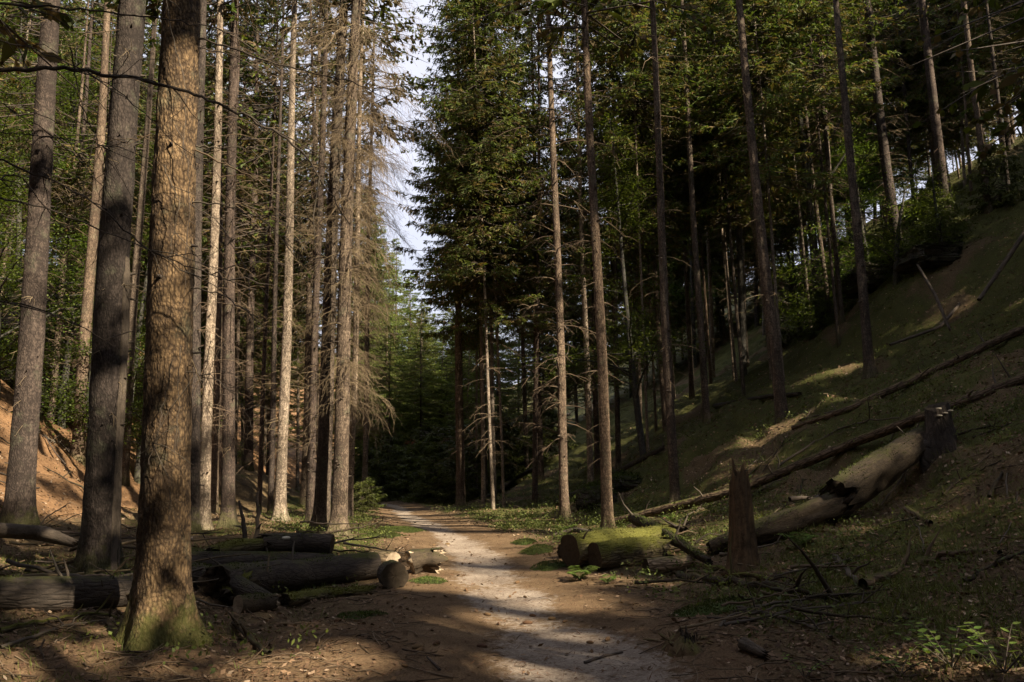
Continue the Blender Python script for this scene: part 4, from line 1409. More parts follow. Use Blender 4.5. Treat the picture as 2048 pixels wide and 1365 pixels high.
def branch(name, pts, r0, r1, label, mat='twig_dark', sub=3, cat='branch', group=None, seed=None, c=.5):
    """a fallen branch: main stem and side twigs as parts"""
    _seed[0] += 1
    r = np.random.default_rng(_seed[0] if seed is None else seed)
    Q = smooth_path(pts, max(8, 4 * len(pts)))
    org = Q[0].copy(); org[2] = float(h(org[0], org[1]))
    root = thing(name, org, label, cat, group)
    ln = np.linalg.norm(np.diff(Q, axis=0), axis=1).sum()
    Qn = Q - org + r.normal(0, .006, Q.shape) * ln
    V, T = rough_tube(Qn, np.linspace(r0, r1, len(Q)), 9, .25, _seed[0])
    tube_mesh(V, c).build('stem', M[mat], root)
    for i in range(sub):
        j = int(r.integers(2, len(Q) - 1))
        d = nrm(T[j] * r.uniform(.3, .9) + r.normal(0, .6, 3) + np.array([0, 0, .3]))
        l = ln * r.uniform(.12, .3)
        p = Qn[j]
        q = np.stack([p + d * l * f + np.array([0, 0, -.15 * l * f * f]) + r.normal(0, .03, 3) * l * (f > 0) for f in (0, .35, .7, 1)])
        m_ = MB(); tubes(m_, q, np.linspace(max(r1, r0 * .45), .003, 4), 5, c)
        m_.build('side_twig', M[mat], root)
    return root


# logs left of the path (bottom edge pixel -> resting on the ground)
def lay(px, py, r, lift=0.0):
    return G(px, py, r * .85 + lift)


log('fallen_log', [lay(752, 1157, .215), lay(600, 1178, .22), lay(430, 1200, .21)], [.205, .22, .2], 'thick dark cut log whose sawn end points at the path', jag=(.0, .03), stubs=2)
log('fallen_log', [lay(664, 1150, .19), lay(520, 1152, .2), lay(365, 1158, .2)], [.16, .175, .17], 'long grey log lying behind the thick cut log', jag=(0, .03), stubs=1)
log('fallen_log', [lay(664, 1148, .15, .32), lay(600, 1146, .15, .33), lay(525, 1148, .14, .31)], [.15, .15, .13], 'short mossy dark log stacked on top of the long grey log', jag=(0, .05), fungi=1)
log('fallen_log', [lay(522, 1148, .1, .33), lay(470, 1152, .12, .3), lay(425, 1156, .1, .26)], [.09, .12, .08], 'broken mossy log piece beside the stacked short log', 'log_moss', jag=(.04, .05))
log('fallen_log', [lay(-60, 1222, .16), lay(90, 1222, .17), lay(262, 1212, .16)], [.165, .175, .155], 'thick dark log running out of the left edge behind the biggest trunk', jag=(0, .03), stubs=2)
log('fallen_log', [lay(385, 1172, .14, .02), lay(450, 1190, .15), lay(548, 1222, .09)], [.15, .15, .07], 'crooked dark limb slanting down towards the mossy chunk', jag=(.02, .02))
log('fallen_log', [lay(-40, 1108, .12, .25), lay(80, 1112, .12, .24), lay(150, 1122, .1, .15)], [.11, .12, .06], 'pale grey barkless limb on the brush pile at the left edge', 'bare_wood', jag=(.02, .03))
log('fallen_log', [lay(568, 1214, .075), lay(660, 1198, .075), lay(745, 1188, .06)], [.08, .075, .05], 'thin mossy log lying in front of the thick cut log', 'log_moss', jag=(.01, .02))
log('log_chunk', [lay(475, 1228, .1), lay(545, 1222, .09)], [.1, .09], 'short pale-ended log chunk beside the biggest trunk', 'log_rot', 'cut_pale', jag=(0, .03))
log('log_chunk', [lay(455, 1215, .13), lay(490, 1200, .15, .05)], [.1, .15], 'bright mossy rotten chunk beside the biggest trunk', 'log_moss', jag=(.04, .05), amp=.3)
p0 = G(790, 1178, .17)
log('log_chunk', [p0, p0 + np.array([-.12, .32, .0])], [.19, .185], 'round dark log slice with its sawn face towards the viewer', 'log_dark', jag=(0, 0))
p0 = G(768, 1148, .16)
log('log_chunk', [p0 + np.array([.16, -.05, 0]), p0 + np.array([-.18, .22, 0])], [.17, .18], 'pale sunlit log chunk behind the round log slice', 'log_pale', 'cut_pale', jag=(.0, .02))
p0 = G(848, 1146, .17)
log('log_chunk', [p0 + np.array([-.2, -.05, -.02]), p0 + np.array([0, .02, .04]), p0 + np.array([.2, .05, .0])], [.2, .16, .19], 'knobbly mossy log chunk at the left edge of the path', 'log_rot', 'cut_pale', jag=(.03, .04), amp=.35)
# stacked mossy logs right of the path
a0 = G(1140, 1138, .26)
log('mossy_log', [a0, a0 + np.array([.75, .5, .02]), a0 + np.array([1.7, .85, .05])], [.25, .25, .23], 'big moss-covered log with dark sawn end right of the path', 'log_moss', jag=(0, .04), stubs=1, amp=.13)
a1 = G(1190, 1144, .22)
log('mossy_log', [a1, a1 + np.array([.6, .3, .02]), a1 + np.array([1.15, .5, .03])], [.205, .21, .17], 'shorter sunlit mossy log lying in front of the big one', 'log_moss', jag=(.0, .06), amp=.15)
a2 = G(1120, 1118, .12)
log('mossy_log', [a2, a2 + np.array([.5, .12, .0])], [.12, .1], 'small mossy log end peeping out behind the big mossy log', 'log_moss', jag=(.02, .02), amp=.2)
a3 = G(1292, 1148, .1)
log('log_chunk', [a3, a3 + np.array([.35, .1, .01]), a3 + np.array([.7, .22, .03])], [.115, .11, .09], 'small log with pale bark patch beside the mossy logs', 'log_pale', jag=(0, .03), amp=.15)
log('fallen_limb', [G(1420, 1135, .05), G(1310, 1100, .35), G(1270, 1085, .42)], [.05, .09, .1], 'gnarled broken limb heaped behind the mossy logs', 'log_rot', jag=(.03, .05), stubs=3, amp=.3)
log('fallen_limb', [G(1265, 1082, .2), G(1300, 1078, .3), G(1372, 1090, .25)], [.09, .08, .06], 'reddish broken limb on top of the heap behind the mossy logs', 'log_brown', jag=(.03, .05), stubs=2, amp=.25)
log('fallen_limb', [G(1110, 1082, .1), G(1150, 1074, .15), G(1200, 1080, .1)], [.04, .06, .05], 'arched pale root wood left of the smooth spruce foot', 'bare_wood', jag=(.02, .02), amp=.2)

# broken snag
b = G(1487, 1146)
r0 = 27 / F * b[1]
Hs = (P(1487, 940, b[1])[2] - b[2])
root = thing('broken_snag', b, 'upright broken tree stub with splintered brown top', 'stump')
rr_ = np.random.default_rng(4)
k = 46; sd = 72
z = np.linspace(-.15, Hs, k)
V = np.zeros((k, sd, 3))
a = np.arange(sd) * 2 * np.pi / sd
for i, zz in enumerate(z):
    rad = r0 * (1.0 - .32 * np.clip(zz / Hs, 0, 1)) * (1 + .4 * math.exp(-max(zz, 0) / .15))
    ang = a + .12 * zz
    prof = 1 + .10 * np.sin(3 * a + 1) + .05 * np.sin(7 * a) + .11 * (vnoise(np.cos(a) * 6 + 20, np.sin(a) * 6 + zz * .5) - .5) + .08 * (vnoise(np.cos(a) * 15, np.sin(a) * 15 + zz * .9) - .5) + .06 * (vnoise(a * 12, zz * 9 + 0 * a) - .5)
    V[i] = np.stack([np.cos(ang) * rad * prof + .03 * zz, np.sin(ang) * rad * prof, np.full(sd, zz)], 1)
cut = .82 + .2 * vnoise(np.cos(a) * 2.2 + 3, np.sin(a) * 2.2) + .05 * rr_.normal(size=sd)
cut = np.where(np.cos(a - .2) > .5, cut - .04, cut)
V[:, :, 2] = np.minimum(V[:, :, 2], cut[None] * Hs)
tube_mesh(V).build('trunk', M['snag'], root)
end_cap(V[-1], np.array([0, 0, 1.0]), 5, .05, .25).build('broken_top', M['cut'], root)
for i in range(14):
    an = rr_.uniform(0, 6.28)
    p = np.array([math.cos(an) * r0 * .5 + .03 * Hs, math.sin(an) * r0 * .5, Hs * rr_.uniform(.75, .88)])
    l = rr_.uniform(.12, .38)
    m_ = MB(); tubes(m_, np.stack([p, p + [rr_.normal() * .02, rr_.normal() * .02, l * .6], p + [rr_.normal() * .05, 0, l]]), np.array([.035, .025, .004]), 5, .5)
    m_.build('splinter', M['snag'], root)

# big rotten log on the slope, the long poles and the stump
u1 = G(1858, 905); u0 = G(1690, 1045)
log('rotten_log', [u1 + [0, 0, .24], (u0 + u1) / 2 + [0, 0, .3], u0 + [-.05, 0, .34]], [.19, .26, .27], 'thick weathered rotten log high on the shaded slope below the stump', 'log_rot', jag=(.03, .08), stubs=1, amp=.2)
v1 = G(1700, 1050); v0 = G(1425, 1112)
log('rotten_log', [v0 + [0, 0, .1], (v0 + v1) / 2 + [0, 0, .2], u0 + [.02, .06, .27]], [.14, .21, .23], 'mossy split lower half of the rotten log behind the snag', 'log_rot', jag=(.04, .08), amp=.28, squash=.85)
log('fallen_pole', [G(1232, 1052, .08), G(1480, 992, .1), G(1700, 905, .1), G(1860, 845, .1), G(2080, 760, .12)], [.11, .1, .095, .09, .085], 'long straight fallen trunk reaching from the smooth spruce up past the stump', 'log_brown', sides=16, amp=.06, stubs=7)
log('fallen_pole', [G(1585, 862, .06), G(1690, 830, .08), G(1850, 760, .1), G(2080, 655, .12)], [.05, .085, .09, .09], 'upper fallen trunk running parallel above the stump to the right edge', 'log_brown', sides=16, amp=.06, stubs=5)
log('fallen_pole', [G(1110, 1012, .1), G(1160, 990, .12), G(1330, 905, .15)], [.07, .08, .08], 'fallen pole leaning up the slope behind the mossy boulder', 'log_dark', sides=14, amp=.08, stubs=2)
log('fallen_pole', [G(965, 1004, .1), G(1030, 972, .35), G(1085, 952, .5)], [.07, .09, .09], 'leaning fallen pole at the slope foot right of the sunlit-foot spruce', 'log_dark', sides=14, amp=.08, stubs=2)
log('fallen_pole', [G(1430, 818, .1), G(1540, 800, .1), G(1600, 795, .1)], [.08, .09, .06], 'short dark fallen pole along the brow of the right slope', 'log_dark', sides=14, amp=.1)
log('fallen_pole', [P(1958, 600, 19), P(2020, 510, 19.4), P(2060, 450, 19.6)], [.05, .06, .06], 'pale bare pole sticking up near the right edge', 'bare_wood', sides=12, amp=.08)
log('fallen_pole', [P(1835, 530, 21), P(1870, 590, 20.3), P(1900, 660, 19.5)], [.035, .045, .03], 'thin pale pole propped against the rocks on the upper right slope', 'bare_wood', sides=10, amp=.08)
log('fallen_pole', [P(1780, 690, 21), P(1880, 655, 21.2), P(1960, 560, 22.5)], [.04, .045, .03], 'crooked grey pole lying across the foot of the rocks', 'bare_wood', sides=10, amp=.1)

b = G(1882, 890)
rt_ = 25 / F * b[1]
root = thing('tree_stump', b, 'dark mossy sawn tree stump on the shaded slope', 'stump')
m_ = trunk_mesh(np.random.default_rng(8), rt_ * .95, 3.2, 48, 40, .25, .02, 5)
vv = m_.v[0].reshape(42, 48, 3).copy()
tz = (P(1880, 812, b[1])[2] - b[2])
top = tz + .06 * np.cos(np.arange(48) * 2 * np.pi / 48 - .4)
keep = vv[:, 0, 2] < tz + .12
vv = vv[keep]
vv[:, :, 2] = np.minimum(vv[:, :, 2], top[None])
vv[-1, :, 2] = top
tube_mesh(vv).build('trunk', M['log_dark'], root)
end_cap(vv[-1], np.array([0, 0, 1.0]), 9, .015, .03).build('cut_end', M['cut'], root)
for i in range(4):
    bracket(np.array([-.08 + .09 * (i % 3), -rt_ * .98, tz * (.72 + .06 * i)]), .045, root)

# small rotten stump at the path edge, dead sapling stubs in the left pile
b = G(1372, 1300)
root = thing('rotten_stump', b, 'crumbling low rotten stump in the leaves right of the path', 'stump')
rr_ = np.random.default_rng(14)
V, T = rough_tube(np.array([[0, 0, -.1], [0, 0, .02], [0.01, 0, .06], [.02, 0, .09]]), np.array([.22, .17, .12, .08]), 40, .4, 31)
V[-1, :, 2] += rr_.normal(0, .025, 40)
tube_mesh(V).build('trunk', M['snag'], root)
end_cap(V[-1], np.array([0, 0, 1.0]), 3, .04, .1).build('broken_top', M['cut'], root)
for i in range(34):
    an = rr_.uniform(0, 6.28); l = rr_.uniform(.06, .2)
    rr0 = rr_.uniform(.02, .24)
    p = np.array([math.cos(an) * rr0, math.sin(an) * rr0, .06])
    d = np.array([math.cos(an) * rr_.uniform(.2, 1), math.sin(an) * rr_.uniform(.2, 1), rr_.uniform(-.25, .5)])
    m_ = MB(); tubes(m_, np.stack([p, p + d * l * .6, p + d * l]), np.array([.008, .011, .003]), 5, rr_.uniform(.2, .9))
    m_.build('wood_splinter', M['snag'], root)
log('log_chunk', [G(1488, 1302, .05), G(1530, 1325, .04)], [.05, .03], 'small worn wood piece right of the crumbling stump', 'bare_wood', jag=(.02, .02), amp=.25)
for (x0, y0, x1, y1, d, lab) in [(490, 1060, 478, 1002, 13.6, 'ragged black broken stub standing behind the log stack'), (508, 1062, 514, 985, 13.8, 'thin crooked dead sapling beside the ragged black stub')]:
    q0 = P(x0, y0 + 25, d); q1 = P(x1, y1, d); q0[2] = float(h(q0[0], q0[1]))
    branch('dead_stub', [q0, (q0 + q1) / 2 + [.05, 0, 0], q1], .055 if 'ragged' in lab else .02, .02 if 'ragged' in lab else .008, lab, 'twig_dark', 3, 'stump')

# fallen branches one can pick out (ground pixels)
for px, r0_, r1_, mat, lab, sub in [
    ([(1358, 1160), (1420, 1168), (1500, 1180), (1640, 1200), (1700, 1215)], .07, .02, 'log_rot', 'thick crooked branch with sawn end lying in front of the snag', 4),
    ([(1410, 1140), (1500, 1160), (1580, 1182), (1680, 1212)], .04, .012, 'log_moss', 'mossy long branch crossing above the crooked branch', 4),
    ([(1725, 1182), (1790, 1150), (1860, 1125), (1930, 1118), (2005, 1112)], .055, .03, 'log_brown', 'thick dark curved branch lying alone on the right slope', 4),
    ([(1672, 1118), (1700, 1150), (1725, 1185)], .035, .02, 'twig_dark', 'short dark branch touching the end of the curved branch', 2),
    ([(1450, 1215), (1560, 1240), (1610, 1255), (1665, 1280)], .025, .01, 'twig_dark', 'slender straight branch below the crooked branch', 3),
    ([(1815, 1028), (1835, 1040), (1862, 1055)], .05, .03, 'log_brown', 'short stubby branch piece on the open right slope', 0),
    ([(1225, 1172), (1290, 1180), (1370, 1182)], .012, .006, 'twig', 'thin pale stick lying before the small log', 1),
    ([(1170, 1330), (1200, 1318), (1245, 1308)], .014, .01, 'twig_dark', 'short stick lying on the sandy path', 0),
    ([(0, 1270), (90, 1250), (180, 1238), (235, 1240)], .03, .012, 'log_moss', 'mossy branch on the ground left of the biggest trunk', 3),
    ([(0, 1300), (110, 1262), (210, 1245)], .018, .008, 'twig_dark', 'long thin stick left of the biggest trunk roots', 3),
    ([(470, 1255), (500, 1285), (540, 1318)], .035, .02, 'log_rot', 'gnarled root piece right of the biggest trunk', 3),
    ([(1600, 842), (1650, 835), (1720, 815)], .025, .012, 'twig_dark', 'dark curved branch on the slope above the snag', 2),
    ([(1560, 935), (1640, 880), (1700, 855), (1800, 838)], .03, .012, 'twig_dark', 'long bent dark branch above the long fallen trunk', 3),
    ([(880, 1345), (855, 1318)], .012, .008, 'twig_dark', 'small dark stick left of the path in front', 0),
]:
    branch('fallen_branch', [G(a, b, r0_ * .8) for a, b in px], r0_, r1_, lab, mat, sub)
rq_ = np.random.default_rng(91)
for i in range(30):
    c = G(rq_.uniform(1300, 2040), rq_.uniform(840, 1130), .03)
    a = rq_.normal(.3, .5); l = rq_.uniform(.3, 1.0)
    d = np.array([math.cos(a), math.sin(a), 0])
    q = [c - d * l, c + rq_.normal(0, .06, 3), c + d * l]
    for q_ in q:
        q_[2] = float(h(q_[0], q_[1])) + .03
    branch('slope_stick', q, rq_.uniform(.01, .03), .005, 'fallen stick lying loose on the shaded right slope', ['twig_dark', 'log_rot'][i % 2], 3, 'stick', 'sticks on the right slope')
for i in range(22):
    c = G(rq_.uniform(-20, 520), rq_.uniform(760, 1030), .03)
    a = rq_.normal(2.6, .6); l = rq_.uniform(.4, 1.3)
    d = np.array([math.cos(a), math.sin(a), 0])
    q = [c - d * l, c + rq_.normal(0, .08, 3), c + d * l]
    for q_ in q:
        q_[2] = float(h(q_[0], q_[1])) + .05
    branch('slope_stick', q, rq_.uniform(.015, .045), .008, 'fallen stick lying on the russet leaves of the left slope', ['twig_dark', 'log_rot'][i % 2], 3, 'stick', 'sticks on the left slope')
# limb of the rotten log hanging to the ground
for pts, lab in [([P(1690, 975, 13.6), P(1625, 1000, 13.2), P(1605, 1060, 12.6), P(1602, 1082, 12.3), P(1628, 1122, 11.9)], 'forked pale limb hanging down from the rotten log'),
                 ([P(1655, 985, 13.3), P(1658, 1010, 13.0), P(1685, 1045, 12.7)], 'small dark limb hanging beside the forked pale limb'),
                 ([P(1620, 1060, 12.5), P(1680, 1078, 12.2), P(1720, 1110, 11.9), P(1750, 1140, 11.6)], 'thin limb sweeping from the rotten log to the curved branch'),
                 ([P(1580, 1000, 13), P(1600, 995, 13.1), P(1640, 1000, 13.3)], 'short twisted limb on the sunlit moss behind the snag')]:
    branch('hanging_limb', pts, .045, .016, lab, 'bare_wood' if 'pale' in lab else 'twig_dark', 4)

# brush pile sticks on the left
rp = np.random.default_rng(15)
for i in range(46):
    px = rp.uniform(-40, 760); py = rp.uniform(1085, 1215)
    if px > 480 and py > 1150: continue
    c = G(px, py, rp.uniform(.03, .42 if py < 1150 else .18))
    a = rp.normal(0, .35) + (0 if rp.random() < .75 else 1.0)
    l = rp.uniform(.4, 1.3)
    d = np.array([math.cos(a), math.sin(a) * .8, rp.normal(0, .12)])
    branch('brush_stick', [c - d * l, c + rp.normal(0, .05, 3), c + d * l], rp.uniform(.012, .035), .006, 'dead grey stick tangled in the brush pile among the left logs', ['twig_dark', 'twig', 'log_rot'][i % 3], 2, 'stick', 'sticks of the brush pile')
for pts, lab in [([P(0, 1252, 8), P(30, 1180, 8.1), P(46, 1140, 8.2)], 'pale stick leaning upright at the left edge'), ([P(65, 1075, 13), P(90, 1035, 13), P(132, 1012, 13)], 'black forked stick standing up before the sunlit slope'),
                 ([P(452, 1142, 10.8), P(440, 1100, 10.9), P(420, 1084, 11)], 'pale crooked stick standing on the long grey log'), ([P(516, 1185, 9.8), P(536, 1140, 9.9), P(538, 1110, 10)], 'pale thin stick standing before the thick cut log'),
                 ([P(118, 1205, 8.6), P(140, 1180, 8.7), P(165, 1158, 8.8)], 'green mossy stick leaning on the thick left log')]:
    branch('upright_stick', pts, .018 if 'mossy' not in lab else .03, .008, lab, 'log_moss' if 'mossy' in lab else ('twig_dark' if 'black' in lab else 'twig'), 2, 'stick')

for i in range(40):
    if i < 26:
        c = G(rp.uniform(1330, 1760), rp.uniform(1130, 1260), rp.uniform(.02, .1)); lab, grp = 'dark stick in the brushwood tangle below the snag', 'sticks of the brushwood below the snag'
    else:
        c = G(rp.uniform(1240, 1440), rp.uniform(1065, 1110), rp.uniform(.03, .25)); lab, grp = 'broken stick in the heap behind the mossy logs', 'sticks of the heap behind the mossy logs'
    a = rp.normal(-.25, .5)
    l = rp.uniform(.2, .75)
    d = np.array([math.cos(a), math.sin(a), rp.normal(.05, .1)])
    branch('brush_stick', [c - d * l, c + rp.normal(0, .05, 3), c + d * l], rp.uniform(.008, .024), .004, lab, ['twig_dark', 'log_rot', 'twig'][i % 3], 3, 'stick', grp)
for i, (px, py, d, sc) in enumerate([(1640, 640, 28, .7), (1790, 600, 27, .8), (1900, 520, 25, .7), (2010, 470, 25, .9), (1870, 460, 30, 1.1), (1760, 560, 32, 1.1), (1580, 700, 34, .9), (1680, 580, 35, 1.2)]):
    b = P(px, py, d)
    root = thing('young_spruce', (b[0], b[1], float(h(b[0], b[1])) - .05), 'small dark young spruce among the rocks of the upper right slope', 'tree', 'young spruces among the right slope rocks')
    root.rotation_euler[2] = i * 1.7
    for me, nm_ in zip(SAP[i % 3], ('crown', 'trunk')):
        o = link(nm_, me, root)
        o.scale = (sc, sc, sc)
# ------------------------------------------------------------------ rocks
def rock(px, py, d, sx, sy, sz, label, seed, sink=.3, strata=.0):
    """round boulder, or (strata) a bedded block with ledges"""
    r = np.random.default_rng(seed)
    b = P(px, py, d)
    b[2] = float(h(b[0], b[1]))
    nu, nv = 66, 34
    u = np.arange(nu) * 2 * np.pi / nu
    v = np.linspace(-np.pi / 2, np.pi / 2, nv)
    Uu, Vv = np.meshgrid(u, v)
    e = .75 if not strata else .38
    cx = np.abs(np.cos(Vv)) ** e
    X = cx * np.sign(np.cos(Uu)) * np.abs(np.cos(Uu)) ** e; Y = cx * np.sign(np.sin(Uu)) * np.abs(np.sin(Uu)) ** e
    Z = np.sign(np.sin(Vv)) * np.abs(np.sin(Vv)) ** e
    o = r.uniform(0, 50)
    n = 1 + .5 * fbm(X * 1.6 + o, Y * 1.6 + Z * 1.3 + o, 4) + .3 * fbm(X * 5 + o, Z * 5 + Y * 4, 3)
    if strata:
        lay_ = np.floor(Z * 4.5 + .5 * fbm(X * 2 + o, Y * 2, 2))
        n = n * (.8 + .42 * _perm[(lay_ * 7 + int(o)).astype(int) & 255, (np.floor(Uu * 2.2 + lay_ * 1.7)).astype(int) & 255]) + .1 * fbm(Uu * 5 + o, Z * 9, 3)
    V = np.stack([X * n * sx, Y * n * sy, Z * (n ** .5) * sz + sz * (1 - 2 * sink)], -1)
    root = thing('mossy_boulder', b, label, 'rock')
    idx = np.arange(nu * nv).reshape(nv, nu)
    nx = np.roll(idx, -1, 1)
    m_ = MB(); m_.add(V.reshape(-1, 3), np.stack([idx[:-1], nx[:-1], nx[1:], idx[1:]], -1).reshape(-1, 4))
    m_.build('rock', M['rock'], root, smooth=not strata)
    n = 900
    i = r.integers(0, nv * nu, n * 4); p = V.reshape(-1, 3)[i]
    k = p[:, 2] > sz * (.25 - sink)
    p = p[k][:n]; n = len(p)
    m_ = MB()
    blades(m_, p + r.normal(0, .05, (n, 3)), nrm(r.normal(0, .6, (n, 3)) + [0, -.3, .5]), r.uniform(.05, .16, n), r.uniform(.015, .04, n), sphere_dirs(n, r), r.uniform(0, .8, n))
    tag(m_.build('moss_tufts', M['moss'], root, False), kind='stuff')
    return root


rock(1192, 1010, 21.5, .55, .5, .42, 'rounded mossy boulder behind the smooth spruce at the slope foot', 1, .25)
rock(1250, 1000, 23, .6, .6, .22, 'low mossy mound right of the rounded boulder', 2, .3)
rock(1880, 640, 24, .8, .7, .38, 'big layered sandstone block in the shade of the upper right slope', 3, .25, .5)
rock(1765, 660, 27, 1.0, .8, .5, 'shaded sandstone ledge left of the big layered block', 4, .25, .5)
rock(1660, 640, 33, 1.1, .9, .7, 'small dark crag between the right slope trees', 7, .25, .5)
rock(80, 690, 31, 1.7, 1.1, .9, 'dark sandstone outcrop on the left slope', 8, .25, .5)
rock(10, 610, 33, 1.9, 1.2, 1.2, 'tall dark sandstone outcrop at the left edge', 9, .25, .5)
for i, (px, d, v, sc) in enumerate([(1830, 25, 3, .8), (1930, 24, 3, .7), (1700, 28, 3, .9), (1780, 30, 2, .8), (1620, 31, 3, .9)]):
    beech_at(P(px, 900, d)[0], d, v, sc, 'leafy green beech between the spruces of the right slope', 'beeches of the right slope', rg)

# ------------------------------------------------------------------ big foreground branches
T4r, T4b, T4rad, T4H = ROOTS['T4']


def air_branch(root, base, pts, w0, w1, seed, mat='twig_dark', sub=8, inv=None):
    r = np.random.default_rng(seed)
    Q = smooth_path(pts, 5 * len(pts))
    Q[1:-1] += r.normal(0, .008, (len(Q) - 2, 3))
    Qn = Q - base
    if inv is not None:
        Qn = Qn @ inv
    V, T = rough_tube(Qn, np.linspace(w0, w1, len(Q)), 8, .25, seed)
    o = tube_mesh(V, .4).build('branch', M[mat], root)
    m_ = MB()
    for i in range(sub):
        j = int(r.integers(2, len(Q) - 1))
        l = r.uniform(.15, .65)
        d = nrm(T[j] * r.uniform(.4, 1) + r.normal(0, .5, 3))
        q = np.stack([Qn[j] + d * l * f + np.array([0, 0, -.3 * l * f * f]) + r.normal(0, .025, 3) * l * (f > 0) for f in (0, .3, .6, .85, 1)])
        tubes(m_, q, np.linspace(w1 * 1.2 + .0015, .0015, 5), 4, .4)
    if sub:
        tag(m_.build('twigs', M[mat], o), kind='stuff')


ox, oy = -4.6, 5.2
ob = np.array([ox, oy, float(h(ox, oy))])
off = thing('spruce_tree', ob, 'spruce at the left edge, only its long bare branches reach into the picture', 'tree')
trunk_mesh(np.random.default_rng(2), .2, 26, 32, 80, .35, .01, 4).build('trunk', M['bark_dark'], off)
m_, w_ = spruce_needles(np.random.default_rng(62), 11, 25.7, 2.6, 1.0, .6, .12, lambda p, B=BEAM: carve(p + ob, B))
m_.build('crown', M['needle'], off, False)
w_.build('boughs', M['twig_dark'], off)['kind'] = 'stuff'
BR = [
    ([(-60, 5), (100, 14), (200, 22), (330, 38), (400, 50), (470, 68)], 5.2, .012, .004),
    ([(-60, 138), (60, 140), (130, 136), (240, 152), (310, 163), (430, 205), (500, 238), (570, 275), (615, 315), (650, 372), (700, 450)], 5.2, .022, .004),
    ([(-40, 70), (60, 95), (140, 125), (250, 190), (330, 265), (400, 350)], 5.0, .008, .002),
    ([(-30, 308), (50, 338), (154, 380), (231, 441), (287, 492), (359, 528), (513, 580)], 5.3, .011, .003),
    ([(-30, 385), (77, 415), (195, 456), (308, 503), (400, 560)], 5.1, .011, .003),
    ([(-30, 595), (77, 615), (169, 656), (226, 692)], 4.9, .009, .003),
    ([(-30, 375), (20, 350), (38, 345), (60, 380), (95, 420), (130, 455)], 4.6, .01, .003),
    ([(-30, 260), (60, 270), (150, 278), (240, 300)], 5.6, .006, .002),
    ([(140, 95), (150, 150), (165, 220), (180, 245), (205, 300), (212, 350), (195, 410)], 5.0, .005, .002),
    ([(-30, 195), (60, 240), (140, 300), (220, 390), (270, 470)], 5.4, .006, .002),
]
for i, (pp, d, w0, w1) in enumerate(BR):
    pts = [P(a, b, d + .8 * j / len(pp)) for j, (a, b) in enumerate(pp)]
    if pp[0][0] < 0:
        pts = [np.array([ox, oy, pts[0][2] - .1])] + pts
    air_branch(off, ob, pts, w0, w1, 300 + i, 'twig_dark', 7)
inv = np.array(T4r.rotation_quaternion.to_matrix())
for i, (pp, d, w0, w1, mat) in enumerate([
    ([(398, 78), (462, 97), (538, 123), (615, 144), (700, 164), (780, 200)], 7.0, .012, .003, 'twig_dark'),
    ([(395, 95), (470, 110), (560, 170), (620, 250)], 7.0, .008, .002, 'twig_dark'),
    ([(392, 292), (450, 297), (518, 293), (560, 300)], 7.0, .008, .003, 'twig_dark'),
    ([(390, 300), (460, 332), (513, 360), (590, 405), (650, 470)], 7.0, .009, .002, 'twig'),
    ([(385, 405), (440, 407), (500, 428), (540, 452), (600, 520)], 7.0, .009, .002, 'twig_dark'),
    ([(385, 410), (430, 440), (470, 490), (500, 560)], 6.9, .006, .002, 'twig_dark'),
    ([(375, 575), (430, 585), (500, 625), (560, 690)], 7.0, .007, .002, 'twig_dark'),
    ([(360, 20), (330, -10), (350, 100), (370, 160), (372, 250), (365, 330)], 6.72, .006, .002, 'twig_dark'),
    ([(300, 270), (250, 285), (200, 295), (160, 300)], 6.9, .006, .002, 'twig'),
    ([(350, 250), (372, 290), (380, 400), (372, 500), (368, 620)], 6.7, .005, .002, 'twig_dark'),
    ([(345, 720), (330, 800), (310, 880), (298, 930)], 6.7, .005, .003, 'twig_dark'),
    ([(362, 690), (355, 830), (345, 960), (338, 1040)], 6.69, .004, .002, 'twig_dark'),
    ([(330, 330), (345, 380), (362, 400), (350, 460), (335, 540)], 6.68, .005, .002, 'twig_dark'),
    ([(383, 720), (400, 760), (415, 820)], 6.9, .006, .002, 'twig'),
    ([(372, 745), (420, 750), (470, 790), (510, 860)], 6.9, .006, .002, 'twig_dark'),
]):
    pts = [P(a, b, d - .1 * j / len(pp)) for j, (a, b) in enumerate(pp)]
    air_branch(T4r, T4b, pts, w0, w1, 400 + i, mat, 6 if d > 6.8 else 2, inv)

# bare wood strip on the dark thick trunk
T2r, T2b_, T2rad, T2H = ROOTS['T2']
m_ = MB()
k = 70; aa = np.linspace(-.62, .12, 14)
zz = np.linspace(.05, 4.2, k)
A, Z = np.meshgrid(aa, zz)
wob = 1 + .12 * (vnoise(Z * 2, A * 0 + 3) - .5)
R = T2rad * (1 - Z / (T2H * 1.03)) ** .8 * (1 + .25 * np.exp(-Z / (.9 * T2rad + .12))) + .014 + .03 * (vnoise(A * 22, Z * 1.0) - .5) + .02 * (vnoise(A * 50, Z * 2.5) - .5)
edge = np.minimum(1, np.minimum(A + .62, .12 - A) / .1)
top = np.clip((4.2 - Z) / .6 + .4 * (vnoise(A * 8, Z * 0) - .5), 0, 1)
R = R - .05 * (1 - np.minimum(edge, top))
AA = A * wob
m_.add(np.stack([R * np.cos(AA), R * np.sin(AA), Z], -1).reshape(-1, 3), np.stack([np.arange(k * 14).reshape(k, 14)[:-1, :-1], np.arange(k * 14).reshape(k, 14)[:-1, 1:], np.arange(k * 14).reshape(k, 14)[1:, 1:], np.arange(k * 14).reshape(k, 14)[1:, :-1]], -1).reshape(-1, 4))
m_.st = np.stack([np.cos(AA) * .3, np.sin(AA) * .3, Z], -1).reshape(-1, 3)
tag(m_.build('bare_wood_strip', M['bare_wood'], T2r), 'pale vertical strip of wood without bark')

